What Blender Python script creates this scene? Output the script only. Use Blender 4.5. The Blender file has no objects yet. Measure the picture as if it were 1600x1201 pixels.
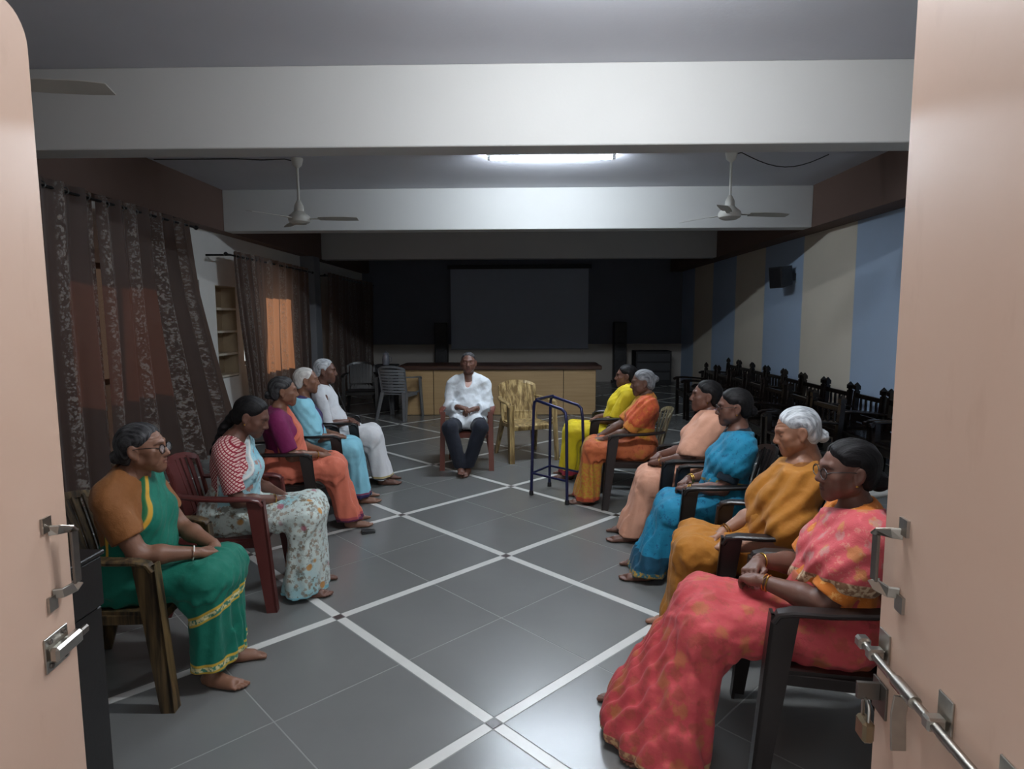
import bpy, bmesh, math, random
import numpy as np
from mathutils import Vector, Matrix
random.seed(7)
SC = bpy.context.scene
COL = SC.collection
PI = math.pi

# ------------------------------------------------------------------ camera, world, sun, exposure
FPX, YAW, PITCH, ROLL, CAMH = 974.2, -0.01824, 0.10604, -0.00414, 1.58
cd = bpy.data.cameras.new('camera'); cam = bpy.data.objects.new('camera', cd); COL.objects.link(cam)
cd.sensor_fit = 'HORIZONTAL'; cd.sensor_width = 36.0; cd.lens = 36.0 * FPX / 1600.0
cd.clip_start = 0.05; cd.clip_end = 200
_f = Vector((math.sin(YAW) * math.cos(PITCH), math.cos(YAW) * math.cos(PITCH), -math.sin(PITCH)))
_r = Vector((math.cos(YAW), -math.sin(YAW), 0)); _u = _r.cross(_f)
_r2 = _r * math.cos(ROLL) + _u * math.sin(ROLL); _u2 = _u * math.cos(ROLL) - _r * math.sin(ROLL)
cam.matrix_world = Matrix(((_r2.x, _u2.x, -_f.x, 0), (_r2.y, _u2.y, -_f.y, 0), (_r2.z, _u2.z, -_f.z, CAMH), (0, 0, 0, 1)))
SC.camera = cam

wd = bpy.data.worlds.new('world'); SC.world = wd; wd.use_nodes = True
_bg = wd.node_tree.nodes['Background']; _bg.inputs[0].default_value = (0.92, 0.95, 1.0, 1); _bg.inputs[1].default_value = 0.85

sd = bpy.data.lights.new('sun', 'SUN'); sun = bpy.data.objects.new('sun', sd); COL.objects.link(sun)
sd.energy = 5.0; sd.color = (1.0, 0.72, 0.50); sd.angle = 0.03
sun.rotation_euler = Vector((1.0, -0.02, -0.42)).to_track_quat('-Z', 'Y').to_euler()

SC.view_settings.view_transform = 'Standard'; SC.view_settings.look = 'None'
SC.view_settings.gamma = 1.0; SC.view_settings.use_curve_mapping = False
SC.view_settings.exposure = 0.36
TUBE_FAR = 430.0
TUBE_NEAR = 390.0

# ------------------------------------------------------------------ small helpers
def lin(c):
    return tuple((x / 12.92 if x <= 0.04045 else ((x + 0.055) / 1.055) ** 2.4) for x in c)
def hx(s):
    s = s.lstrip('#'); return lin(tuple(int(s[i:i + 2], 16) / 255 for i in (0, 2, 4)))
def rgba(c):
    if isinstance(c, str): c = hx(c)
    return (c[0], c[1], c[2], 1.0)

class NT:
    """tiny node-tree writer"""
    def __init__(s, name):
        s.m = bpy.data.materials.new(name); s.m.use_nodes = True
        s.t = s.m.node_tree; s.t.nodes.clear()
        s.out = s.t.nodes.new('ShaderNodeOutputMaterial')
    def n(s, typ, **kw):
        nd = s.t.nodes.new('ShaderNode' + typ)
        for k, v in kw.items():
            if k.startswith('i_'):
                key = k[2:]; key = int(key) if key.isdigit() else key.replace('_', ' ')
                s.put(nd, key, v)
            else: setattr(nd, k, v)
        return nd
    def put(s, nd, key, v):
        sk = nd.inputs[key]
        if isinstance(v, bpy.types.NodeSocket): s.t.links.new(v, sk)
        elif isinstance(v, bpy.types.Node): s.t.links.new(v.outputs[0], sk)
        elif isinstance(v, str): sk.default_value = rgba(v)
        elif isinstance(v, (tuple, list)) and sk.type == 'RGBA': sk.default_value = rgba(v)
        else: sk.default_value = v
    def math(s, op, a, b=0.0, c=0.0, clamp=False):
        nd = s.t.nodes.new('ShaderNodeMath'); nd.operation = op; nd.use_clamp = clamp
        s.put(nd, 0, a); s.put(nd, 1, b); s.put(nd, 2, c); return nd.outputs[0]
    def mix(s, fac, a, b):
        nd = s.t.nodes.new('ShaderNodeMix'); nd.data_type = 'RGBA'
        s.put(nd, 0, fac); s.put(nd, 6, a); s.put(nd, 7, b); return nd.outputs[2]
    def ramp(s, v, lo, hi):
        nd = s.t.nodes.new('ShaderNodeMapRange'); nd.clamp = True
        s.put(nd, 0, v); nd.inputs[1].default_value = lo; nd.inputs[2].default_value = hi
        nd.inputs[3].default_value = 0; nd.inputs[4].default_value = 1; return nd.outputs[0]
    def coord(s, scale=(1, 1, 1), rot=(0, 0, 0), loc=(0, 0, 0), src='Object'):
        tc = s.n('TexCoord'); mp = s.n('Mapping'); s.t.links.new(tc.outputs[src], mp.inputs[0])
        mp.inputs['Location'].default_value = loc; mp.inputs['Rotation'].default_value = rot; mp.inputs['Scale'].default_value = scale
        return mp.outputs[0]
    def noise(s, vec, scale=5.0, detail=3.0, rough=0.5, out=0):
        nd = s.n('TexNoise'); s.put(nd, 'Vector', vec); nd.inputs['Scale'].default_value = scale
        nd.inputs['Detail'].default_value = detail; nd.inputs['Roughness'].default_value = rough; return nd.outputs[out]
    def voro(s, vec, scale=5.0, feature='F1', out='Distance', rnd=1.0):
        nd = s.n('TexVoronoi'); nd.feature = feature; s.put(nd, 'Vector', vec)
        nd.inputs['Scale'].default_value = scale; nd.inputs['Randomness'].default_value = rnd; return nd.outputs[out]
    def bsdf(s, color, rough=0.6, metal=0.0, spec=0.5, bump=None, bstr=0.2, bdist=0.01, **kw):
        b = s.n('BsdfPrincipled'); s.put(b, 'Base Color', color); s.put(b, 'Roughness', rough); s.put(b, 'Metallic', metal)
        s.put(b, 'Specular IOR Level', spec)
        for k, v in kw.items(): s.put(b, k.replace('_', ' '), v)
        if bump is not None:
            bp = s.n('Bump'); bp.inputs['Strength'].default_value = bstr; bp.inputs['Distance'].default_value = bdist
            s.put(bp, 'Height', bump); s.t.links.new(bp.outputs[0], b.inputs['Normal'])
        s.t.links.new(b.outputs[0], s.out.inputs[0]); return b

def m_plain(name, col, rough=0.6, metal=0.0, var=0.12, scale=6.0, spec=0.5, bstr=0.08, fine=60.0):
    w = NT(name); v = w.coord(); n = w.noise(v, scale, 4)
    c = rgba(col)[:3]; d = tuple(x * (1 - var) for x in c); l = tuple(min(1, x * (1 + var)) for x in c)
    w.bsdf(w.mix(n, d, l), rough, metal, spec, bump=w.noise(v, fine, 2), bstr=bstr, bdist=0.004); return w.m

def m_streak(name, dark, light, rough=0.38, stretch=(40, 40, 2.2), lo=0.42, hi=0.66):
    w = NT(name); n = w.noise(w.coord(stretch), 1.0, 5, 0.6)
    w.bsdf(w.mix(w.ramp(n, lo, hi), dark, light), rough, 0, 0.5, bump=n, bstr=0.1, bdist=0.003); return w.m

def m_emit(name, col, strength):
    w = NT(name); e = w.n('Emission'); w.put(e, 0, col); e.inputs[1].default_value = strength
    w.t.links.new(e.outputs[0], w.out.inputs[0]); return w.m

# ------------------------------------------------------------------ mesh builders
class MB:
    def __init__(s): s.v = []; s.f = []
    def add(s, vs, fs):
        o = len(s.v); s.v += [tuple(p) for p in vs]; s.f += [tuple(i + o for i in f) for f in fs]; return s
    def hexa(s, c8):
        """8 corners: bottom 4 ccw, top 4 ccw"""
        return s.add(c8, [(3, 2, 1, 0), (4, 5, 6, 7), (0, 1, 5, 4), (1, 2, 6, 5), (2, 3, 7, 6), (3, 0, 4, 7)])
    def box(s, lo, hi, ch=0.0):
        (x0, y0, z0), (x1, y1, z1) = lo, hi
        if ch <= 0:
            return s.hexa([(x0, y0, z0), (x1, y0, z0), (x1, y1, z0), (x0, y1, z0), (x0, y0, z1), (x1, y0, z1), (x1, y1, z1), (x0, y1, z1)])
        ch = min(ch, (x1 - x0) * .45, (y1 - y0) * .45, (z1 - z0) * .45)
        bm = bmesh.new(); bmesh.ops.create_cube(bm, size=1.0)
        for v in bm.verts: v.co = Vector(((x0 + x1) / 2 + v.co.x * (x1 - x0), (y0 + y1) / 2 + v.co.y * (y1 - y0), (z0 + z1) / 2 + v.co.z * (z1 - z0)))
        bmesh.ops.bevel(bm, geom=list(bm.edges), offset=ch, segments=1, affect='EDGES')
        bm.verts.index_update()
        s.add([v.co[:] for v in bm.verts], [[v.index for v in f.verts] for f in bm.faces]); bm.free(); return s
    def sweep(s, path, sec, ups=None, close=True):
        """sweep a closed section (list of (a,b)); section may be a function of t"""
        P = [Vector(p) for p in path]; n = len(P); rings = []
        up = Vector(ups) if ups is not None else None
        prev = None
        for i in range(n):
            t = (P[min(i + 1, n - 1)] - P[max(i - 1, 0)]).normalized()
            if up is not None: a = up.cross(t)
            elif prev is None: a = t.orthogonal()
            else: a = prev - t * prev.dot(t)
            a.normalize(); prev = a; b = t.cross(a)
            q = sec(i / (n - 1)) if callable(sec) else sec
            rings.append([P[i] + a * x + b * y for x, y in q])
        m = len(rings[0]); vs = [v for r in rings for v in r]; fs = []
        for i in range(n - 1):
            for j in range(m):
                k = (j + 1) % m; fs.append((i * m + j, i * m + k, (i + 1) * m + k, (i + 1) * m + j))
        if close: fs.append(tuple(reversed(range(m)))); fs.append(tuple((n - 1) * m + j for j in range(m)))
        return s.add(vs, fs)
    def tube(s, path, r, n=8):
        def sec(t):
            q = r(t) if callable(r) else r
            return [(q * math.cos(2 * PI * k / n), q * math.sin(2 * PI * k / n)) for k in range(n)]
        return s.sweep(path, sec)
    def ribbon(s, path, w, th, up=(0, 0, 1)):
        def sec(t):
            ww = (w(t) if callable(w) else w) / 2; h = th / 2; c = min(h, ww) * .6
            return [(-ww, -h + c), (-ww + c, -h), (ww - c, -h), (ww, -h + c), (ww, h - c), (ww - c, h), (-ww + c, h), (-ww, h - c)]
        return s.sweep(path, sec, up)
    def lathe(s, prof, c=(0, 0, 0), n=20):
        vs = []; fs = []; m = len(prof)
        for r, z in prof:
            for k in range(n):
                a = 2 * PI * k / n; vs.append((c[0] + r * math.cos(a), c[1] + r * math.sin(a), c[2] + z))
        for i in range(m - 1):
            for k in range(n):
                l = (k + 1) % n; fs.append((i * n + k, i * n + l, (i + 1) * n + l, (i + 1) * n + k))
        fs.append(tuple(reversed(range(n)))); fs.append(tuple((m - 1) * n + k for k in range(n)))
        return s.add(vs, fs)
    def torus(s, M, R, r, nR=24, nr=6, ry=None):
        vs = []; fs = []; ry = ry or R
        for i in range(nR):
            a = 2 * PI * i / nR
            for j in range(nr):
                b = 2 * PI * j / nr
                vs.append(M @ Vector(((R + r * math.cos(b)) * math.cos(a), (ry + r * math.cos(b)) * math.sin(a), r * math.sin(b))))
        for i in range(nR):
            for j in range(nr):
                i2 = (i + 1) % nR; j2 = (j + 1) % nr
                fs.append((i * nr + j, i2 * nr + j, i2 * nr + j2, i * nr + j2))
        return s.add(vs, fs)
    def prism(s, poly, z0, z1):
        n = len(poly)
        return s.add([(x, y, z0) for x, y in poly] + [(x, y, z1) for x, y in poly],
                     [tuple(reversed(range(n))), tuple(range(n, 2 * n))] + [(i, (i + 1) % n, n + (i + 1) % n, n + i) for i in range(n)])
    def xf(s, M):
        s.v = [tuple(M @ Vector(p)) for p in s.v]; return s
    def mesh(s, name, mat=None, smooth=False):
        me = bpy.data.meshes.new(name); me.from_pydata(s.v, [], s.f); me.update()
        bm = bmesh.new(); bm.from_mesh(me); bmesh.ops.recalc_face_normals(bm, faces=bm.faces); bm.to_mesh(me); bm.free()
        if mat: me.materials.append(mat)
        if smooth: me.shade_smooth() if hasattr(me, 'shade_smooth') else None
        return me

def smooth_angle(me, ang=0.7):
    me.shade_smooth()
    try: me.set_sharp_from_angle(angle=ang)
    except Exception: pass
    return me

def link(name, me, parent=None, mat=None):
    o = bpy.data.objects.new(name, me); COL.objects.link(o)
    if parent is not None: o.parent = parent
    if mat is not None:
        if len(me.materials) == 0: me.materials.append(mat)
        o.material_slots[0].link = 'OBJECT'; o.material_slots[0].material = mat
    return o
def obj(name, mb, mat, parent=None, smooth=False):
    me = mb.mesh(name, mat)
    if smooth: smooth_angle(me)
    return link(name, me, parent)
def tag(o, label=None, cat=None, group=None, kind=None):
    if label: o['label'] = label
    if cat: o['category'] = cat
    if group: o['group'] = group
    if kind: o['kind'] = kind
    return o
def thing(name, label, cat, loc=(0, 0, 0), rz=0.0, group=None, scale=1.0):
    o = bpy.data.objects.new(name, None); COL.objects.link(o); o.empty_display_size = 0.1
    o.location = loc; o.rotation_euler = (0, 0, rz); o.scale = (scale,) * 3
    return tag(o, label, cat, group)
def struct(name, mb, mat, parent=None):
    o = obj(name, mb, mat, parent)
    if parent is None: o['kind'] = 'structure'
    return o
# ------------------------------------------------------------------ setting
XL, XR, YF, YB, ZC, ZB = -3.97, 3.90, 0.38, 15.5, 3.20, 2.69

def m_wall(name, col, var=0.10):
    w = NT(name); v = w.coord(); n = w.noise(v, 1.6, 5, 0.6); f = w.noise(v, 45, 3)
    c = rgba(col)[:3]
    w.bsdf(w.mix(n, tuple(x * (1 - var) for x in c), tuple(min(1, x * (1 + var)) for x in c)), 0.75, 0, 0.3, bump=f, bstr=0.15, bdist=0.004); return w.m
M_white = m_wall('whitewash', '#e9e8e3'); M_beam = m_wall('beam_paint', '#bfbebb', 0.05)
M_ceil = m_wall('ceiling_paint', '#c4c4ca', 0.06); M_brown = m_wall('brown_paint', '#6c574e', 0.08)
M_back = m_wall('back_wall_paint', '#70747e'); M_dado = m_wall('back_dado_paint', '#b0aaa2')
M_front = m_wall('front_wall_paint', '#9a8f88')

def m_stripes():
    w = NT('striped_wall_paint'); tc = w.n('TexCoord'); sp = w.n('SeparateXYZ'); w.t.links.new(tc.outputs['Object'], sp.inputs[0])
    v = w.coord(); n = w.noise(v, 1.3, 5, .6); f = w.noise(v, 40, 3)
    t = w.math('FRACT', w.math('DIVIDE', w.math('SUBTRACT', sp.outputs[1], 7.49 - 2.76 * 4), 2.76))
    wob = w.math('MULTIPLY_ADD', w.noise(v, 9, 2), 0.010, -0.005)
    k = w.ramp(w.math('ADD', t, wob), 0.497, 0.503)
    c = w.mix(k, '#e4dac8', '#a9bfda')
    c = w.mix(w.math('MULTIPLY', n, 0.30), c, '#a5a19c')
    w.bsdf(c, 0.7, 0, 0.3, bump=f, bstr=0.2, bdist=0.004); return w.m
M_stripe = m_stripes()

# floor: sub-floor plus every stone slab, white strip and dark inset as its own piece
def m_stone():
    w = NT('dark_kota_stone'); v = w.coord(); oi = w.n('ObjectInfo')
    vv = w.n('VectorMath'); vv.operation = 'ADD'; w.t.links.new(v, vv.inputs[0]); w.t.links.new(oi.outputs['Location'], vv.inputs[1])
    n = w.noise(vv.outputs[0], 1.8, 3, 0.5); n2 = w.noise(vv.outputs[0], 14, 4, 0.6)
    c = w.mix(n, '#666766', '#757674'); c = w.mix(w.math('MULTIPLY', n2, 0.10), c, '#8a8a88')
    c = w.mix(w.math('MULTIPLY', oi.outputs['Random'], 0.35), c, '#6d6e6c')
    r = w.math('MULTIPLY_ADD', n, 0.05, 0.22)
    w.bsdf(c, r, 0, 0.5, bump=w.noise(vv.outputs[0], 3, 1), bstr=0.02, bdist=0.01); return w.m
M_stone = m_stone()
M_strip = m_plain('white_marble_strip', '#cdcdc9', 0.3, var=0.12, scale=9)
M_inset = m_plain('brown_marble_inset', '#4a4141', 0.3)
M_grout = m_plain('pale_grout', '#828481', 0.6)

floor = struct('floor', MB().box((XL, YF - 0.6, -0.12), (XR, YB, -0.0008)), M_grout)
def clip_poly(poly, x0, x1, y0, y1):
    def cut(P, ax, lim, sgn):
        out = []
        for i in range(len(P)):
            a, b = P[i], P[(i + 1) % len(P)]
            ia = sgn * (a[ax] - lim) <= 0; ib = sgn * (b[ax] - lim) <= 0
            if ia: out.append(a)
            if ia != ib:
                t = (lim - a[ax]) / (b[ax] - a[ax]); out.append((a[0] + t * (b[0] - a[0]), a[1] + t * (b[1] - a[1])))
        return out
    for ax, lim, sg in ((0, x0, -1), (0, x1, 1), (1, y0, -1), (1, y1, 1)):
        if poly: poly = cut(poly, ax, lim, sg)
    return poly
FA, FW = 0.868, 0.051
FO = Vector((-0.119, 2.29)); E1 = Vector((-1, 1)).normalized(); E2 = Vector((1, 1)).normalized(); PITCHT = FA * math.sqrt(2)
def rect_poly(u0, u1, v0, v1):
    return [tuple(FO + E2 * u + E1 * v) for u, v in ((u0, v0), (u1, v0), (u1, v1), (u0, v1))]
_shared = {}
def floor_piece(name, u0, u1, v0, v1, mat, top):
    P = rect_poly(u0, u1, v0, v1); Q = clip_poly(P, XL, XR, YF - 0.6, YB)
    if len(Q) < 3: return
    cx = sum(p[0] for p in P) / 4; cy = sum(p[1] for p in P) / 4
    area = 0.5 * abs(sum(Q[i][0] * Q[(i + 1) % len(Q)][1] - Q[(i + 1) % len(Q)][0] * Q[i][1] for i in range(len(Q))))
    if area < 0.002 and name == 'stone_slab' or area < 0.0002: return
    whole = all(XL < p[0] < XR and YF - 0.6 < p[1] < YB for p in P)
    key = (name, round(u1 - u0, 4), round(v1 - v0, 4))
    if whole and key in _shared: me = _shared[key]
    else:
        loc = [(x - cx, y - cy) for x, y in Q]; k = 1 - 0.004 / max(u1 - u0, v1 - v0, 0.05)
        n = len(loc); b = MB()
        vs = [(x, y, -0.004) for x, y in loc] + [(x, y, top - 0.002) for x, y in loc] + [(x * k, y * k, top) for x, y in loc]
        fs = [tuple(range(2 * n, 3 * n))] + [(i, (i + 1) % n, n + (i + 1) % n, n + i) for i in range(n)] + [(n + i, n + (i + 1) % n, 2 * n + (i + 1) % n, 2 * n + i) for i in range(n)]
        me = b.add(vs, fs).mesh(name, mat)
        if whole: _shared[key] = me
    o = link(name, me, floor); o.location = (cx, cy, 0)
h = PITCHT; g = 0.0017
far_stuff = []
for i in range(-9, 16):
    for j in range(-9, 16):
        c = FO + E2 * ((i + .5) * h) + E1 * ((j + .5) * h)
        if not (XL - 1 < c.x < XR + 1 and YF - 1.5 < c.y < YB + 1): continue
        u0, u1, v0, v1 = i * h + FW / 2, (i + 1) * h - FW / 2, j * h + FW / 2, (j + 1) * h - FW / 2
        um, vm = (u0 + u1) / 2, (v0 + v1) / 2
        if c.y < 9.6:
            for a, b_ in ((u0, um), (um, u1)):
                for c_, d in ((v0, vm), (vm, v1)):
                    floor_piece('stone_slab', a + g, b_ - g, c_ + g, d - g, M_stone, 0.0)
        else: floor_piece('stone_slab', u0 + g, u1 - g, v0 + g, v1 - g, M_stone, 0.0)
        floor_piece('marble_strip', u0 + g, u1 - g, j * h - FW / 2 + g, j * h + FW / 2 - g, M_strip, 0.0003)
        floor_piece('marble_strip', i * h - FW / 2 + g, i * h + FW / 2 - g, v0 + g, v1 - g, M_strip, 0.0003)
        floor_piece('marble_inset', i * h - FW / 2 + g, i * h + FW / 2 - g, j * h - FW / 2 + g, j * h + FW / 2 - g, M_inset, 0.0003)

struct('ceiling', MB().box((XL - .25, YF - .15, ZC), (XR + .25, YB + .25, ZC + .15)), M_ceil)
# left wall with window openings and a shelf niche
def wall_with_holes(axis_x, x0, x1, holes, y0, y1, z0, z1):
    """wall slab between x0..x1 spanning y0..y1, z0..z1 with rectangular holes (ya,yb,za,zb)"""
    mb = MB(); ys = sorted(set([y0, y1] + [v for hh in holes for v in hh[:2]])); 
    for a, b in zip(ys[:-1], ys[1:]):
        zs = [z0, z1]
        for hh in holes:
            if hh[0] <= a and b <= hh[1]: zs += [hh[2], hh[3]]
        zs = sorted(zs); k = 0
        for c, d in zip(zs[:-1], zs[1:]):
            if k % 2 == 0: mb.box((x0, a, c), (x1, b, d))
            k += 1
    return mb
WIN = [(4.95, 6.35, 0.95, 2.12), (8.80, 9.92, 0.92, 2.12)]
NICHE = (8.05, 8.62, 0.80, 2.02)
wl = struct('wall_left', wall_with_holes(0, XL - .24, XL, WIN + [NICHE], YF - .12, YB + .1, 0, ZC), M_white)
M_frame = m_plain('window_frame_paint', '#6b5a50', 0.5)
def m_pane(name, tint):
    w = NT(name); t = w.n('BsdfTransparent'); g_ = w.n('BsdfGlossy'); g_.inputs['Roughness'].default_value = 0.05
    w.put(t, 0, tint); mx = w.n('MixShader', i_0=0.08); w.t.links.new(t.outputs[0], mx.inputs[1]); w.t.links.new(g_.outputs[0], mx.inputs[2])
    w.t.links.new(mx.outputs[0], w.out.inputs[0]); return w.m
M_panes = [m_pane('dimming_window_glass', (.27, .21, .17)), m_pane('window_glass', (.92, .93, .9))]  # first window's panes darkened only to weaken the glow on its curtain
for k, (a, b, c, d) in enumerate(WIN):
    fr = MB(); t = 0.05; x0, x1 = XL - .15, XL - .09
    fr.box((x0, a, c), (x1, a + t, d)).box((x0, b - t, c), (x1, b, d)).box((x0, a + t, c), (x1, b - t, c + t)).box((x0, a + t, d - t), (x1, b - t, d)).box((x0, (a + b) / 2 - .02, c + t), (x1, (a + b) / 2 + .02, d - t))
    wn = struct('window_%d' % (k + 1), fr, M_frame)
    for p, q in ((a + t, (a + b) / 2 - .02), ((a + b) / 2 + .02, b - t)):
        obj('pane', MB().box((XL - .123, p, c + t), (XL - .117, q, d - t)), M_panes[k], wn)
# niche lining and shelves
M_niche = m_plain('niche_paint', '#b3a288', 0.8, var=.15); M_shelf = m_plain('shelf_stone', '#d2c9b8', 0.6)
a, b, c, d = NICHE
nb = obj('niche_back', MB().box((XL - .24, a, c), (XL - .20, b, d)).box((XL - .20, a, c), (XL - .003, a + .012, d)).box((XL - .20, b - .012, c), (XL - .003, b, d)).box((XL - .20, a + .012, d - .012), (XL - .003, b - .012, d)), M_niche, wl)
for z in (0.81, 1.10, 1.40, 1.70):
    obj('niche_shelf', MB().box((XL - .20, a + .012, z), (XL + .012, b - .012, z + .03), .004), M_shelf, wl)
obj('switch_board', MB().box((XL, 7.44, 1.66), (XL + .025, 7.62, 2.06), .006), m_plain('switch_board_grey', '#8f8b83', .5), wl)
obj('conduit', MB().box((XL, 7.54, 0.9), (XL + .018, 7.565, 1.66)), M_white, wl)
wr = struct('wall_right', MB().box((XR, YF - .12, 0), (XR + .24, YB + .1, ZC)), M_stripe)
wb = struct('wall_back', MB().box((XL - .24, YB, 0.92), (XR + .24, YB + .2, ZC)), M_back)
obj('dado', MB().box((XL - .24, YB - .03, 0), (XR + .24, YB + .2, 0.92)), M_dado, wb)
obj('ledge', MB().box((XL, YB - .05, 0.90), (XR, YB, 0.935)), M_dado, wb)
DX0, DX1, DZ = -1.00, 0.72, 2.30
struct('wall_front', MB().box((XL - .24, YF - .12, 0), (DX0, YF, ZC)).box((DX1, YF - .12, 0), (XR + .24, YF, ZC)).box((DX0, YF - .12, DZ), (DX1, YF, ZC)), M_front)
# cross beams, brown side beams, left column
BEAMS = [(4.18, 4.40), (8.00, 8.25), (11.85, 12.10)]
for k, (a, b) in enumerate(BEAMS):
    struct('trim_%d' % (k + 1), MB().box((-3.79, a, ZB), (3.60, b, ZC), 0.006), M_beam)
struct('trim_4', MB().box((XL, YF, ZB), (-3.79, YB, ZC)), M_brown)
struct('trim_5', MB().box((3.60, YF, ZB), (XR, YB, ZC)), M_brown)
struct('trim_6', MB().box((XL, 11.20, 0), (-3.72, 11.52, ZB), .006), m_wall('column_paint', '#77787c'))
# ------------------------------------------------------------------ doors
M_door = None
def m_door():
    w = NT('peach_door_paint'); v = w.coord(); n = w.noise(v, 2.2, 5, .6); sm = w.noise(w.coord((9, 9, 3)), 1.0, 4, .6); ch = w.voro(v, 3.1)
    c = w.mix(n, '#bd9d88', '#c9ad9a'); c = w.mix(w.math('MULTIPLY', w.ramp(sm, .60, .75), .35), c, '#a98874')
    c = w.mix(w.ramp(ch, .022, .014), c, '#5d4438')
    w.bsdf(c, 0.42, 0, 0.45, bump=w.noise(v, 30, 3), bstr=.06, bdist=.003); return w.m
M_door = m_door()
M_steel = m_plain('worn_steel', '#a9a49c', 0.28, 1.0, var=.2, scale=30); M_dsteel = m_plain('dull_steel', '#6e6862', 0.4, 0.9, var=.2, scale=30)
M_brass = m_plain('dull_brass', '#8a7a62', 0.35, 0.9)
def door_leaf(name, free, d, sgn, height, round_top=False):
    """local frame: +y from hinge to free edge (free edge at y=0), face towards the opening on local +x*sgn"""
    o = thing(name, None, None, (free[0], free[1], 0), math.atan2(d[1], d[0]) - PI / 2); del_keys = None
    o['kind'] = 'structure'
    W = 0.93
    x0, x1 = (-0.036, 0.0) if sgn > 0 else (0.0, 0.036)
    prof = [(-W, 0.012), (0, 0.012)]
    if round_top:
        R = .07; prof += [(-R + R * math.cos(t), height - R + R * math.sin(t)) for t in [k * PI / 14 for k in range(8)]]
    else: prof += [(0, height)]
    prof += [(-W, height)]
    n = len(prof); mb = MB().add([(x0, y, z) for y, z in prof] + [(x1, y, z) for y, z in prof],
        [tuple(range(n)), tuple(reversed(range(n, 2 * n)))] + [(i, n + i, n + (i + 1) % n, (i + 1) % n) for i in range(n)])
    obj('leaf', mb, M_door, o)
    return o
S = 1
dl = door_leaf('door_1', (-1.071, 1.400), (-0.124, 0.992), 1, 2.235, True)
# left: pull handle (flat strap, two feet) and a short slide bolt
def pull(o, y, z0, z1, sgn, name='pull_handle'):
    P = .034 * sgn
    hd = obj(name, MB().ribbon([(P, y + .035, z0 + .012), (P, y + .035, z1 - .012)], .026, .006, (1, 0, 0)), M_dsteel, o)
    for z, dz in ((z0, .012), (z1, -.012)):
        obj('handle_foot', MB().ribbon([(0.001 * sgn, y, z), (P * .55, y + .005, z), (P * .96, y + .025, z + dz * .4), (P, y + .035, z + dz)], .024, .006, (0, 1, .2)).box((-.003 + .003 * sgn, y - .024, z + (.0 if dz < 0 else -.034)), (.003 + .003 * sgn, y + .006, z + (.034 if dz < 0 else .0))), M_steel, hd)
    return hd
pull(dl, -.070, .965, 1.112, 1)
bt = obj('slide_bolt', MB().box((0, -.118, .800), (.004, -.035, .880), .001).box((.004, -.112, .822), (.026, -.012, .856), .006), M_steel, dl)
for y, z in ((-.10, .812), (-.10, .868), (-.05, .812), (-.05, .868)):
    obj('screw', MB().lathe([(.0065, 0), (.006, .003), (.003, .004)], n=10).xf(Matrix.Translation((.004, y, z)) @ Matrix.Rotation(PI / 2, 4, 'Y')), M_dsteel, bt)
obj('bolt_tip', MB().box((.008, -.012, .830), (.022, .020, .850), .004), M_dsteel, bt)
dr = door_leaf('door_2', (0.758, 1.280), (0.102, 0.995), -1, 2.235)
pull(dr, -.072, 1.030, 1.152, -1)
# right: long tower bolt with rod, brackets, sleeve, hasp and padlock
tb = obj('tower_bolt', MB().tube([(-.024, .022, .878), (-.024, -.47, .878)], .0085, 12), M_steel, dr, True)
for y in (-.030, -.255, -.42):
    obj('bolt_bracket', MB().box((-.004, y - .022, .838), (0, y + .022, .928), .001).box((-.036, y - .012, .866), (-.004, y + .012, .891), .004), M_steel, tb)
obj('bolt_cap', MB().box((-.037, .004, .866), (-.011, .032, .891), .005), M_steel, tb)
obj('bolt_sleeve', MB().tube([(-.024, -.13, .878), (-.024, -.20, .878)], .0125, 12), M_steel, tb, True)
obj('hasp', MB().ribbon([(-.030, -.165, .868), (-.034, -.165, .83), (-.030, -.165, .76)], .028, .005, (0, 1, 0)), M_steel, tb)
hp = obj('lock_plate', MB().box((-.005, -.055, .745), (0, .005, .815), .001).box((-.050, -.030, .775), (-.005, -.020, .812), .001), M_dsteel, dr)
pk = thing('padlock', 'small steel padlock hanging from a plate under the long bolt', 'padlock', (0.758 - .036, 1.28 - .03, .715), math.atan2(.995, .102) - PI / 2)
obj('lock_body', MB().box((-.012, -.022, -.025), (.012, .022, .022), .006), M_brass, pk)
obj('shackle', MB().tube([(0, -.014, .018)] + [(0, -.014 * math.cos(t), .046 + .016 * math.sin(t)) for t in [k * PI / 8 for k in range(9)]] + [(0, .014, .018)], .0036, 8), M_steel, pk, True)
obj('keyhole', MB().lathe([(.004, 0), (.004, .002)], n=10).xf(Matrix.Translation((0, 0, -.0245)) @ Matrix.Rotation(PI, 4, 'X')), M_dsteel, pk)

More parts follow.
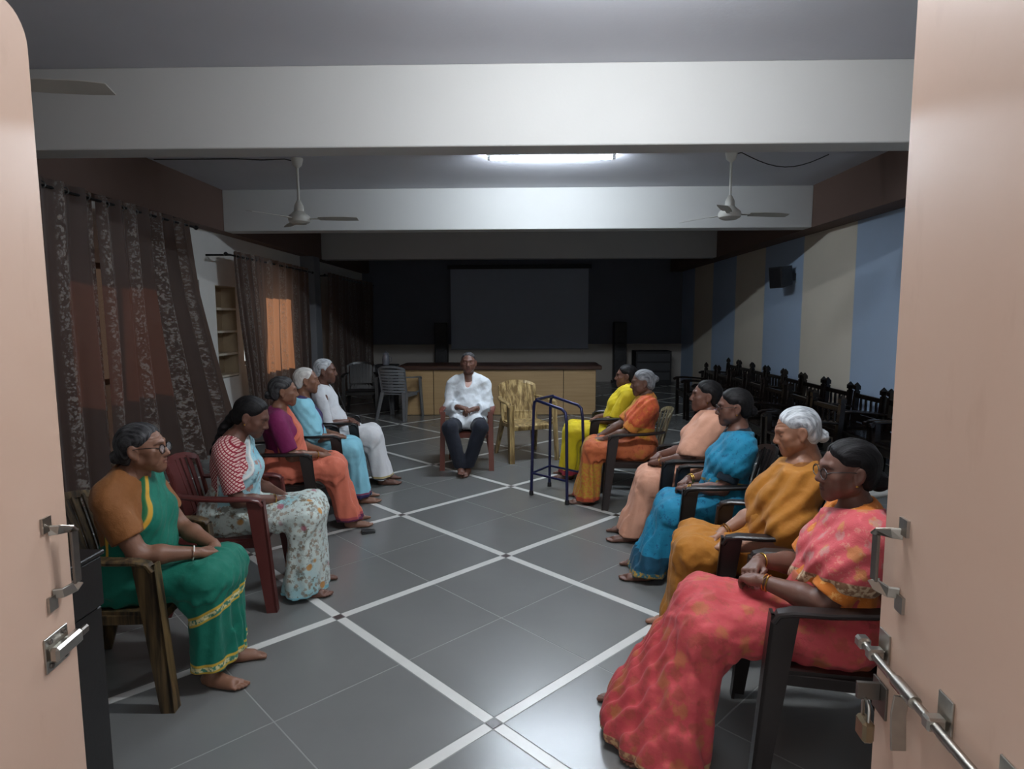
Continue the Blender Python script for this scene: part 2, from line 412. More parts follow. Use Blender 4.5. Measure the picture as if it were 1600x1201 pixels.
# ------------------------------------------------------------------ curtains
def m_curtain():
    w = NT('patterned_curtain'); v = w.coord((0.25, 1, 1)); tc = w.n('TexCoord'); sp = w.n('SeparateXYZ'); w.t.links.new(tc.outputs['UV'], sp.inputs[0])
    uv = w.n('Mapping'); w.t.links.new(tc.outputs['UV'], uv.inputs[0])
    wob = w.noise(uv.outputs[0], 7, 3, .6, out=1)
    vm = w.n('VectorMath'); vm.operation = 'MULTIPLY_ADD'; w.t.links.new(wob, vm.inputs[0]); vm.inputs[1].default_value = (.09, .09, .09); w.t.links.new(uv.outputs[0], vm.inputs[2])
    leaf = w.ramp(w.voro(vm.outputs[0], 26), .34, .24); vine = w.ramp(w.noise(vm.outputs[0], 30, 3, .65), .52, .60)
    pat = w.math('MAXIMUM', leaf, vine)
    band = w.ramp(w.math('SINE', w.math('MULTIPLY', sp.outputs[0], 2 * PI / .62)), 0.15, .45)
    fac = w.math('MULTIPLY', pat, band)
    c = w.mix(fac, '#453b36', '#a2988f')
    d = w.n('BsdfPrincipled'); w.put(d, 'Base Color', c); d.inputs['Roughness'].default_value = .6; w.put(d, 'Sheen Weight', .3)
    t = w.n('BsdfTranslucent'); w.put(t, 0, w.mix(fac, (.60, .33, .22), (.28, .16, .10)))
    mx = w.n('MixShader', i_0=0.30); w.t.links.new(d.outputs[0], mx.inputs[1]); w.t.links.new(t.outputs[0], mx.inputs[2]); w.t.links.new(mx.outputs[0], w.out.inputs[0])
    return w.m
M_curt = m_curtain(); M_rod = m_plain('curtain_rod_black', '#201d1c', .4, .5); M_ring = m_plain('eyelet_steel', '#8a8784', .3, .9)
def curtain(name, label, y0, y1, yb0, yb1, ztop, zbot, nf, amp, seed, x=-3.66, dens=None, grp='patterned brown curtains along the left wall', flare_x=0.0):
    rnd = random.Random(seed); nu = nf * 12; nv = 26; ph = [rnd.uniform(0, 6) for _ in range(6)]
    root = thing(name, label, 'curtain', (x, (yb0 + yb1) / 2, 0), 0, grp); cy = (yb0 + yb1) / 2
    vs = []; uvs = []
    for j in range(nv + 1):
        t = j / nv; z = ztop + (zbot - ztop) * t
        for i in range(nu + 1):
            u = i / nu; uu = dens(u) if dens else u
            y = (y0 + (y1 - y0) * uu) * (1 - t ** 1.3) + (yb0 + (yb1 - yb0) * uu) * t ** 1.3
            a = amp * (0.75 + 0.4 * t) * (0.8 + .3 * math.sin(ph[0] + 5 * u))
            th = 2 * PI * nf * u + .5 * math.sin(ph[1] + 3 * t) * t + .35 * math.sin(ph[2] + 9 * u)
            xx = a * math.sin(th) + .018 * math.sin(ph[3] + 4 * t + 7 * u) + flare_x * max(0, t - .3) * u
            yy = y + .25 * a * math.cos(2 * th + ph[4])
            vs.append((xx, yy - cy, z)); uvs.append((u * abs(y1 - y0) * 1.7, z))
    fs = [(j * (nu + 1) + i, j * (nu + 1) + i + 1, (j + 1) * (nu + 1) + i + 1, (j + 1) * (nu + 1) + i) for j in range(nv) for i in range(nu)]
    me = bpy.data.meshes.new(name); me.from_pydata(vs, [], fs); me.materials.append(M_curt)
    ul = me.uv_layers.new(name='UVMap')
    for lp in me.loops: ul.data[lp.index].uv = uvs[lp.vertex_index]
    me.shade_smooth()
    link('cloth', me, root)
    for k in range(nf):
        u = (k + .5) / nf; uu = dens(u) if dens else u; y = y0 + (y1 - y0) * uu
        obj('eyelet', MB().torus(Matrix.Translation((0, y - cy, ztop - .06)) @ Matrix.Rotation(PI / 2, 4, 'X') @ Matrix.Rotation(.5, 4, 'Y'), .026, .006, 14, 5), M_ring, root, True)
    return root
curtain('curtain', 'dark brown patterned curtain nearest the left door leaf', 3.45, 5.42, 3.55, 5.405, 2.665, .04, 8, .070, 3)
curtain('curtain', 'dark brown patterned curtain flaring out towards the white wall behind the woman in floral sari', 5.44, 6.88, 5.425, 7.50, 2.65, .05, 7, .070, 5, flare_x=.22)
curtain('curtain', 'brown curtain glowing orange from the window beside the shelf niche', 7.98, 10.75, 8.30, 10.55, 2.44, .10, 13, .040, 8, dens=lambda u: .30 * u / .5 if u < .5 else .30 + .70 * (u - .5) / .5)
curtain('curtain', 'dark curtain in the unlit back corner beyond the left column', 11.75, 15.2, 11.75, 15.2, 2.44, .10, 13, .05, 12)
for (a, b, z, lab) in ((3.2, 7.05, 2.60, 'black curtain rod above the nearest curtains on the left'), (7.75, 10.9, 2.38, 'black curtain rod above the glowing curtain'), (11.6, 15.3, 2.38, 'black curtain rod in the dark back corner')):
    r = thing('curtain_rod', lab, 'curtain rod', (-3.66, (a + b) / 2, z)); L = (b - a) / 2
    obj('rod', MB().tube([(0, -L, 0), (0, L, 0)], .012, 10), M_rod, r, True)
    for s_ in (-.93, .93): obj('rod_bracket', MB().box((-.31, s_ * L - .012, -.012), (.012, s_ * L + .012, .012), .003), M_rod, r)
    for s_ in (-1, 1): obj('finial', MB().lathe([(.012, -.02), (.024, 0), (.026, .015), (.014, .035), (.004, .04)], n=12).xf(Matrix.Translation((0, s_ * L, 0)) @ Matrix.Rotation(-s_ * PI / 2, 4, 'X')), M_rod, r, True)

# ------------------------------------------------------------------ tube lights
M_batten = m_plain('tube_batten_white', '#d8d8d8', .4)
def tube_light(label, x, y, strength, L=1.26, drop=0.0, tint=(0.90, 0.95, 1.0)):
    t = thing('tube_light', label, 'tube light', (x, y, ZC - drop))
    if drop:
        for s_ in (-.4, .4): obj('hanger_rod', MB().tube([(s_, 0, -.004), (s_, 0, drop)], .006, 8), M_batten, t, True)  # rods added so the lowered tube throws more light onto the ceiling
    obj('batten', MB().box((-L / 2, -.022, -.040), (L / 2, .022, -.001), .005), M_batten, t)
    obj('tube', MB().tube([(-L / 2 + .035, 0, -.062), (L / 2 - .035, 0, -.062)], .013, 10), m_emit('tube_glow', tint, strength), t, True)
    for s_ in (-1, 1): obj('tube_holder', MB().box((s_ * (L / 2 - .02) - .016, -.016, -.078), (s_ * (L / 2 - .02) + .016, .016, -.040), .004), M_batten, t)
    return t
tube_light('lit tube light on the ceiling just behind the nearest beam', 0.28, 6.33, TUBE_FAR, tint=(0.80, 0.90, 1.0))
tube_light('lit tube light on the ceiling over the doorway', 0.42, 2.35, TUBE_NEAR, drop=.14)

# ------------------------------------------------------------------ ceiling fans
M_fan = m_plain('fan_enamel', '#c9c6bd', .35, var=.05); M_blade = m_plain('fan_blade_paint', '#b9b5ac', .45, var=.08)
M_cable = m_plain('cable_dark', '#2a2726', .6)
def fan(label, x, y, rot, cable=None):
    f = thing('ceiling_fan', label, 'ceiling fan', (x, y, ZC), 0, 'ceiling fans')
    obj('canopy', MB().lathe([(.012, -.10), (.045, -.07), (.058, -.015), (.058, -.001)], n=18), M_fan, f, True)
    obj('down_rod', MB().tube([(0, 0, -.08), (0, 0, -.46)], .013, 10), M_fan, f, True)
    obj('lower_canopy', MB().lathe([(.050, -.53), (.045, -.47), (.020, -.42), (.013, -.415)], n=18), M_fan, f, True)
    obj('motor', MB().lathe([(.020, -.655), (.07, -.652), (.105, -.630), (.112, -.600), (.105, -.575), (.07, -.545), (.05, -.525)], n=22), M_fan, f, True)
    for k in range(3):
        a = rot + k * 2 * PI / 3; M = Matrix.Rotation(a, 4, 'Z')
        bl = obj('blade', MB().ribbon([(.20, 0, -.600), (.34, 0, -.600), (.50, 0, -.602), (.60, 0, -.605)], lambda t: .095 + .025 * math.sin(PI * t), .004, (0, .18, 1)).xf(M), M_blade, f)
        obj('blade_arm', MB().box((.09, -.018, -.604), (.24, .018, -.597), .002).xf(M), M_blade, bl)
    if cable: obj('cable', MB().tube(cable, .005, 6), M_cable, f, True)
    return f
fan('white ceiling fan hanging left of the lit tube', -2.29, 6.49, 0.02, [(-.03, 0, -.03), (-.12, -.02, -.012), (-.35, -.03, -.022), (-.6, -.03, -.008), (-1.45, -.03, -.008)])
fan('white ceiling fan hanging right of the lit tube', 2.06, 6.40, 0.10, [(.03, 0, -.02)] + [(.1 + .9 * t, .1 * t, -.006 - .13 * math.sin(PI * t)) for t in [k / 10 for k in range(11)]])
fan('ceiling fan with one blade showing beside the left door leaf', -2.42, 2.78, 0.12)

# ------------------------------------------------------------------ plastic chairs
def pl_parts(back='v'):
    """parts of a moulded plastic armchair; origin on the floor under the seat, facing +y"""
    parts = []
    # seat: dished panel
    mb = MB(); nx, ny = 8, 8; top = []; bot = []
    def seat_pt(i, j):
        u = i / nx * 2 - 1; v = j / ny; w = .225 - .025 * (1 - v)
        x = u * w; y = -.21 + .43 * v; z = .412 - .014 * (1 - u * u) * math.sin(PI * min(1, v * 1.1)) - .03 * max(0, v - .88) / .12 * .6
        return x, y, z
    vs = [seat_pt(i, j) for j in range(ny + 1) for i in range(nx + 1)]; n1 = len(vs); vs += [(x, y, z - .016) for x, y, z in vs]
    fs = []
    for j in range(ny):
        for i in range(nx):
            a = j * (nx + 1) + i; fs += [(a, a + 1, a + nx + 2, a + nx + 1), (n1 + a + nx + 1, n1 + a + nx + 2, n1 + a + 1, n1 + a)]
    ring = [i for i in range(nx + 1)] + [j * (nx + 1) + nx for j in range(1, ny + 1)] + [ny * (nx + 1) + i for i in range(nx - 1, -1, -1)] + [j * (nx + 1) for j in range(ny - 1, 0, -1)]
    for k in range(len(ring)):
        a, b = ring[k], ring[(k + 1) % len(ring)]; fs.append((a, n1 + a, n1 + b, b))
    mb.add(vs, fs); parts.append(('seat', mb, None))
    ap = MB().box((-.215, .195, .345), (.215, .212, .400), .004).box((-.222, -.18, .355), (-.206, .195, .398), .003).box((.206, -.18, .355), (.222, .195, .398), .003)
    parts.append(('apron', ap, None))
    # backrest frame: curved arch
    def bk(u, t):      # u -1..1 across, t 0..1 up ; curved shell
        w = .205 + .012 * t; y = -.205 - .095 * t - .02 * t * t + .055 * u * u * (.6 + .4 * t); return (u * w, y, .41 + .43 * t)
    arch = [bk(-1, t) for t in (0, .2, .4, .6, .8, .9)] + [bk(u, 1 - .10 * (abs(u)) ** 3) for u in (-.93, -.8, -.6, -.3, 0, .3, .6, .8, .93)] + [bk(1, t) for t in (.9, .8, .6, .4, .2, 0)]
    parts.append(('backrest', MB().sweep(arch, [(-.017, -.007), (.017, -.007), (.017, .007), (-.017, .007)], (0, .97, .2)), None))
    if back == 'v':
        us = [-.74 + 1.48 * k / 6 for k in range(7)]
        for u in us: parts.append(('slat', MB().ribbon([bk(u, t) for t in (0.0, .25, .5, .75, .97)], .054, .009, (0, 1, 0.0)), 'backrest'))
        parts.append(('back_rail', MB().ribbon([bk(u, .16) for u in (-1, -.6, -.3, 0, .3, .6, 1)], .05, .010, (0, 1, 0)), 'backrest'))
    else:
        for t in [.08 + .11 * k for k in range(8)]:
            parts.append(('slat', MB().ribbon([bk(u, t) for u in (-1, -.7, -.35, 0, .35, .7, 1)], .036, .008, (0, 1, 0)), 'backrest'))
    for s in (-1, 1):
        arm = [bk(s, .62)] + [(s * .235, -.20, .672), (s * .262, -.08, .662), (s * .275, .06, .655), (s * .276, .17, .652), (s * .275, .215, .640), (s * .274, .232, .610)]
        parts.append(('armrest', MB().ribbon(arm, lambda t: .040 + .022 * math.sin(PI * min(1, t * 1.05)), .020, (0, .12, 1)), None))
        # front leg: L channel from arm tip to floor
        X = s * .274
        a0 = [(X, .245), (X - s * .050, .245)]; a1 = [(X + s * .012, .290), (X - s * .042, .290)]
        f = MB()
        def plate(p_top, p_bot, th):  # quads given as two corner pairs
            f.hexa([p_bot[0], p_bot[1], (p_bot[1][0], p_bot[1][1] - th, 0), (p_bot[0][0], p_bot[0][1] - th, 0),
                    p_top[0], p_top[1], (p_top[1][0], p_top[1][1] - th, p_top[1][2]), (p_top[0][0], p_top[0][1] - th, p_top[0][2])])
        plate(((X + s * .006, .240, .636), (X - s * .045, .240, .636)), ((X + s * .020, .292, 0), (X - s * .035, .292, 0)), .012)
        f.hexa([(X + s * .020, .290, 0), (X + s * .008, .290, 0), (X + s * .008, .235, 0), (X + s * .020, .235, 0),
                (X + s * .006, .240, .636), (X - s * .006, .240, .636), (X - s * .006, .150, .636), (X + s * .006, .150, .636)])
        f.hexa([(X - s * .004, .255, .40), (X - s * .07, .21, .40), (X - s * .07, .19, .40), (X - s * .004, .20, .40),
                (X - s * .004, .250, .44), (X - s * .07, .21, .412), (X - s * .07, .19, .412), (X - s * .004, .20, .44)])
        parts.append(('leg', f, None))
        g_ = MB(); x = s * .205
        g_.hexa([(x + s * .055, -.335, 0), (x + s * .010, -.335, 0), (x + s * .010, -.322, 0), (x + s * .055, -.322, 0),
                 (x + s * .012, -.225, .43), (x - s * .055, -.225, .43), (x - s * .055, -.208, .43), (x + s * .012, -.208, .43)])
        g_.hexa([(x + s * .055, -.335, 0), (x + s * .043, -.335, 0), (x + s * .043, -.275, 0), (x + s * .055, -.275, 0),
                 (x + s * .014, -.225, .43), (x + s * .002, -.225, .43), (x + s * .002, -.13, .40), (x + s * .014, -.13, .40)])
        parts.append(('leg', g_, None))
    return [(n, smooth_angle(m.mesh(n), .6), p) for n, m, p in parts]
PLV, PLH = pl_parts('v'), pl_parts('h')
def plastic_chair(label, loc, facing, mat, kind='v', group=None, scale=1.0, backmat=None):
    c = thing('plastic_chair', label, 'chair', loc, math.radians(facing - 90), group, scale)
    made = {}
    for n, me, p in (PLV if kind == 'v' else PLH):
        m = backmat if backmat and n in ('backrest', 'slat', 'back_rail') else mat
        o = link(n, me, made.get(p, c), m); made.setdefault(n, o)
    return c
C_olive = m_streak('olive_brown_plastic', '#2c241b', '#6a5638', .38)
C_maroon = m_plain('maroon_plastic', '#5a2a27', .38, var=.1, fine=20)
C_dark = m_plain('dark_brown_plastic', '#211917', .35, var=.15, fine=20)
C_gold = m_streak('golden_woodgrain_plastic', '#6b5636', '#c2aa78', .28, (30, 30, 1.6))
C_black = m_plain('black_brown_plastic', '#141212', .35, var=.15, fine=20)
C_grey = m_plain('grey_plastic', '#80807d', .45, var=.08, fine=20)
C_ash = m_plain('ash_grey_plastic', '#6a6c6e', .45, var=.08)
C_redbr = m_plain('reddish_brown_plastic', '#6b3a2e', .36, var=.12)
C_taupe = m_streak('taupe_plastic', '#4b4438', '#8d8468', .34)
# ------------------------------------------------------------------ carved wooden chairs along the right wall
M_dwood = m_streak('black_polished_wood', '#0b0807', '#1a120f', .22, (20, 20, 3))
def wood_parts():
    P = []
    def post(x, y, h, fin, lean=0.0):
        mb = MB(); w = .024
        prof = [(-w, 0), (w, 0)]
        mb.hexa([(x - w, y - w, 0), (x + w, y - w, 0), (x + w, y + w, 0), (x - w, y + w, 0), (x - w, y - w - lean, h), (x + w, y - w - lean, h), (x + w, y + w - lean, h), (x - w, y + w - lean, h)])
        if fin:
            a = w * 1.15; yy = y - lean
            def ring(z, s): return [(x - s, yy - s, z), (x + s, yy - s, z), (x + s, yy + s, z), (x - s, yy + s, z)]
            for (z0, s0, z1, s1) in ((h, w * .7, h + .014, w * .7), (h + .014, a, h + .055, a), (h + .055, a, h + .095, .003)):
                mb.hexa(ring(z0, s0) + ring(z1, s1))
        return mb
    for s in (-1, 1):
        P.append(('back_post', post(s * .262, -.20, .76, True, .06), None))
        P.append(('leg', post(s * .262, .20, .60, False), None))
        P.append(('armrest', MB().ribbon([(s * .262, -.22, .585), (s * .262, -.05, .60), (s * .262, .12, .612), (s * .262, .22, .606), (s * .262, .255, .585)], .05, .028, (0, 0, 1)), None))
        P.append(('arm_scroll', MB().lathe([(.018, -.027), (.021, -.02), (.021, .02), (.018, .027)], n=14).xf(Matrix.Translation((s * .262, .25, .585)) @ Matrix.Rotation(PI / 2, 4, 'Y')), None))
    P.append(('seat', MB().box((-.24, -.19, .395), (.24, .225, .435), .01), None))
    P.append(('apron', MB().box((-.24, .185, .32), (.24, .205, .395), .003), None))
    P.append(('top_rail', MB().box((-.238, -.268, .685), (.238, -.240, .735), .006), None))
    P.append(('lower_rail', MB().box((-.238, -.258, .515), (.238, -.232, .555), .006), None))
    for x in (-.15, -.05, .05, .15): P.append(('spindle', MB().box((x - .011, -.262, .555), (x + .011, -.240, .685), .004), None))
    P.append(('back_panel', MB().box((-.238, -.235, .436), (.238, -.222, .515), .003), None))
    return [(n, m.mesh(n), p) for n, m, p in P]
WP = wood_parts()
ord_ = ['nearest', 'second', 'third', 'fourth', 'fifth', 'sixth', 'seventh', 'eighth', 'ninth', 'tenth']
for k in range(10):
    y = 5.45 + .625 * k
    c = thing('wooden_chair', 'black carved wooden chair against the striped wall, %s from the right door' % ord_[k], 'chair', (3.45 + random.uniform(-.02, .02), y, 0), PI / 2 + random.uniform(-.03, .03), 'carved black chairs along the right wall')
    for n, me, p in WP: link(n, me, c, M_dwood)
for k in range(7):
    y = 6.1 + .64 * k
    c = thing('wooden_chair', 'black carved wooden chair one row before the wall, %s from the right door' % ord_[k], 'chair', (2.72, y, 0), PI / 2 + random.uniform(-.04, .04), 'carved black chairs in the second row')
    for n, me, p in WP: link(n, me, c, M_dwood)

# ------------------------------------------------------------------ counter, screen, loudspeakers at the back
M_ply = m_streak('beige_veneer', '#a08258', '#b0936a', .4, (1.2, 30, 30), .3, .7); M_top = m_streak('dark_brown_top', '#32211a', '#4a3126', .3, (2, 20, 20))
M_blk = m_plain('matt_black', '#17171a', .5); M_gap = m_plain('counter_carcass', '#2a2019', .7)
ct = thing('counter', 'long counter with beige veneer panels and dark brown top below the screen', 'counter', (-.39, 10.12, 0))
obj('carcass', MB().box((-1.55, .02, 0), (1.55, .70, .745)), M_gap, ct)
for a, b in ((-1.565, -1.085), (-1.075, 1.038), (1.048, 1.565)): obj('panel', MB().box((a, 0, .005), (b, .02, .745), .003), M_ply, ct)
for s in (-1, 1): obj('side_panel', MB().box((s * 1.565 - .008, .02, .005), (s * 1.565 + .008, .70, .745), .002), M_ply, ct)
obj('counter_top', MB().box((-1.66, -.06, .745), (1.66, .78, .812), .01), M_top, ct)
scn = thing('projector_screen', 'blank grey projection screen hanging on the dark back wall', 'screen', (-.09, YB - .10, 0))
obj('screen_sheet', MB().box((-1.685, -.004, .83), (1.685, .004, 2.77)), m_plain('screen_cloth', '#b0b8c6', .8, var=.03), scn)
obj('roller_case', MB().box((-1.75, -.06, 2.77), (1.75, .03, 2.86), .01), M_blk, scn)
obj('bottom_bar', MB().tube([(-1.70, 0, .822), (1.70, 0, .822)], .014, 10), m_plain('screen_bar', '#8a8d92', .4), scn, True)
for x, lab in ((-1.98, 'tall dark column loudspeaker left of the projection screen'), (2.33, 'tall dark column loudspeaker right of the projection screen')):
    s_ = thing('column_loudspeaker', lab, 'loudspeaker', (x, 15.15, 0))
    obj('cabinet', MB().box((-.15, -.14, .06), (.15, .14, 1.48), .012), M_blk, s_)
    obj('plinth', MB().box((-.18, -.17, 0), (.18, .17, .06), .008), M_blk, s_)
    for z in (.35, .62, .89, 1.16): obj('driver', MB().lathe([(.10, 0), (.105, .008), (.09, .012), (.03, .004), (.0, .012)][:4], n=20).xf(Matrix.Translation((0, -.14, z)) @ Matrix.Rotation(PI / 2, 4, 'X')), m_plain('driver_cone', '#262629', .6) if z < .4 else bpy.data.materials['driver_cone'], s_, True)
sp = thing('wall_loudspeaker', 'black box loudspeaker mounted on the striped right wall', 'loudspeaker', (3.72, 9.12, 2.0))
_q = Matrix.Rotation(.35, 4, 'Z') @ Matrix.Rotation(-.10, 4, 'Y')
obj('speaker_box', MB().hexa([(-.11, -.12, .0), (.10, -.10, .03), (.10, .10, .03), (-.11, .12, .0), (-.11, -.13, .30), (.10, -.10, .30), (.10, .10, .30), (-.11, .13, .30)]).xf(_q), m_plain('speaker_black', '#2b2c30', .45), sp)
obj('grille', MB().box((-.122, -.115, .015), (-.110, .115, .285), .003).xf(_q), M_blk, sp)
obj('wall_bracket', MB().box((.08, -.03, .10), (.18, .03, .20), .004), M_blk, sp)
rk = thing('equipment_rack', 'low dark equipment rack standing before the back wall on the right', 'rack', (3.05, 14.9, 0))
obj('rack_body', MB().box((-.42, -.28, 0), (.42, .28, .80), .01), M_blk, rk)
for z in (.12, .34, .56): obj('rack_panel', MB().box((-.38, -.295, z), (.38, -.28, z + .18), .003), m_plain('rack_panel_grey%d' % int(z * 100), '#3a3b3f', .5), rk)

# jug on a tall black stool left of the counter
st = thing('pedestal', 'tall black pedestal standing behind the grey chairs at the back', 'pedestal', (-2.37, 10.75, 0))
obj('pedestal_body', MB().box((-.17, -.15, 0), (.17, .15, .76), .006), M_blk, st)
obj('pedestal_top', MB().box((-.19, -.17, .76), (.19, .17, .79), .006), M_blk, st)
jg = thing('water_jug', 'pale grey lidded jug standing on the black pedestal at the back left', 'jug', (-2.37, 10.7, .79), scale=.8)
M_jug = m_plain('pale_grey_plastic', '#6f7178', .3)
obj('jug_body', MB().lathe([(.065, 0), (.075, .02), (.080, .10), (.070, .18), (.060, .22), (.064, .235)], n=20), M_jug, jg, True)
obj('lid', MB().lathe([(.068, .235), (.068, .25), (.04, .265), (.012, .27), (.014, .29), (.005, .295)], n=20), M_jug, jg, True)
obj('handle', MB().tube([(.07, 0, .05), (.115, 0, .07), (.12, 0, .15), (.068, 0, .19)], .008, 8), M_jug, jg, True)

# ------------------------------------------------------------------ chairs without sitters
plastic_chair('empty golden brown wood-grain plastic chair beside the seated man in dark trousers', (.02, 7.02, 0), 292, C_gold, 'v', scale=1.0)
plastic_chair('dark plastic chair with pale legs at the back, near the man in the white wrap', (-2.68, 10.18, 0), 282, C_black, 'v', backmat=C_black)
plastic_chair('ash grey plastic chair with horizontal slats seen from behind, before the counter', (-1.98, 10.0 - .15, 0), 75, C_ash, 'h', scale=1.0)
plastic_chair('dark brown plastic chair at the left end of the counter', (-1.72, 9.62 + .0, 0), 60, C_black, 'v') if False else None
plastic_chair('grey plastic chair standing behind the woman in the pink sari', (1.86, 2.92, 0), 200, C_grey, 'v')

# ------------------------------------------------------------------ walking frame
M_navy = m_plain('navy_enamel', '#1c2048', .35, .3, var=.1)
wk = thing('walking_frame', 'navy blue tubular walking frame before the women in yellow and orange', 'walking frame', (.32, 5.48, 0))
A, B_, C_, D_ = Vector((.07 - .32, 5.47 - 5.48, 0)), Vector((.37 - .32, 5.18 - 5.48, 0)), Vector((.245 - .32, 5.76 - 5.48, 0)), Vector((.545 - .32, 5.47 - 5.48, 0))
cen = (A + B_ + C_ + D_) / 4
def up(p, z, k=.10): return p + (cen - p) * k + Vector((0, 0, z))
def side(F, Bk):
    t0, t1 = up(F, .865), up(Bk, .80)
    d = (t1 - t0).normalized()
    return [F + Vector((0, 0, .02)), up(F, .45, .05), up(F, .80, .095), t0 + Vector((0, 0, -.02)) + d * .008, t0 + d * .04 + Vector((0, 0, .0)), t0 + d * .2, t1 - d * .05 + Vector((0, 0, .0)), t1 - d * .012 - Vector((0, 0, .018)), up(Bk, .70, .085), up(Bk, .4, .045), Bk + Vector((0, 0, .02))]
for F, Bk in ((A, B_), (C_, D_)):
    s_ = obj('side_frame', MB().tube(side(F, Bk), .0135, 10), M_navy, wk, True)
    for p in (F, Bk): obj('rubber_tip', MB().lathe([(.019, 0), (.019, .03), (.016, .04)], c=(p.x, p.y, 0), n=12), M_blk, s_, True)
    obj('lower_bar', MB().tube([up(F, .20, .022), up(Bk, .20, .022)], .010, 8), M_navy, s_, True)
fb = obj('front_bar', MB().tube([up(A, .865) + Vector((.02, -.02, 0)), up(C_, .865) + Vector((.02, -.02, 0))], .0135, 10), M_navy, wk, True)
obj('front_lower_bar', MB().tube([up(A, .20, .022), up(C_, .20, .022)], .010, 8), M_navy, wk, True)

# dark cabinet behind the left door leaf, small black item on the floor
cb = thing('cabinet', 'black steel cabinet standing just behind the left door leaf', 'cabinet', (-1.55, 1.62, 0))
M_cab = m_plain('black_steel', '#1b1817', .42, .2, var=.2)
obj('cabinet_body', MB().box((-.24, -.20, 0), (.24, .21, .70), .004), M_cab, cb)
obj('drawer', MB().box((-.24, -.20, .705), (.25, .21, .86), .004), M_cab, cb)
obj('cabinet_top', MB().box((-.25, -.21, .862), (.255, .22, .876), .003), M_cab, cb)
obj('drawer_rivet', MB().lathe([(.008, 0), (.007, .004), (.003, .006)], n=10).xf(Matrix.Translation((.25, .02, .835)) @ Matrix.Rotation(PI / 2, 4, 'Y')), M_dsteel, cb)
ph = thing('phone_case', 'small black folded phone case lying on the floor by the floral sari', 'phone case', (-1.15, 4.47, 0), .4)
obj('case', MB().box((-.055, -.03, .0005), (.045, .035, .012), .004), M_blk, ph)
obj('flap', MB().hexa([(-.05, -.03, .0125), (.045, -.03, .0125), (.045, .03, .0125), (-.05, .03, .0125), (-.05, -.03, .02), (.045, -.03, .014), (.045, .03, .014), (-.05, .03, .03)]), M_cab, ph)
# ------------------------------------------------------------------ implicit-surface modelling for people
F32 = np.float32
def V3(*a): return np.array(a, F32)
def smin(a, b, k):
    if k <= 0: return np.minimum(a, b)
    h_ = np.clip(.5 + .5 * (b - a) / k, 0, 1); return b * (1 - h_) + a * h_ - k * h_ * (1 - h_)
def smax(a, b, k): return -smin(-a, -b, k)
def cone(a, b, r1, r2):
    a = np.asarray(a, F32); b = np.asarray(b, F32); ab = b - a; L = float(ab @ ab) + 1e-9
    def f(p):
        q = p - a; t = np.clip((q @ ab) / L, 0, 1); return np.linalg.norm(q - t[:, None] * ab, axis=1) - (r1 + (r2 - r1) * t)
    return f
def ell(c, r, Rm=None):
    c = np.asarray(c, F32); r = np.asarray(r, F32)
    def f(p):
        q = p - c
        if Rm is not None: q = q @ Rm          # columns = local axes
        k0 = np.linalg.norm(q / r, axis=1); k1 = np.linalg.norm(q / (r * r), axis=1) + 1e-9
        return k0 * (k0 - 1) / k1
    return f
def union(fs, k):
    def f(p):
        d = fs[0](p)
        for g in fs[1:]: d = smin(d, g(p), k)
        return d
    return f
def plane(pt, n):
    pt = np.asarray(pt, F32); n = np.asarray(n, F32); n = n / np.linalg.norm(n)
    return lambda p: (p - pt) @ n
def rotm(ax, deg):
    c, s = math.cos(math.radians(deg)), math.sin(math.radians(deg))
    return np.array({'x': [[1, 0, 0], [0, c, -s], [0, s, c]], 'y': [[c, 0, s], [0, 1, 0], [-s, 0, c]], 'z': [[c, -s, 0], [s, c, 0], [0, 0, 1]]}[ax], F32)

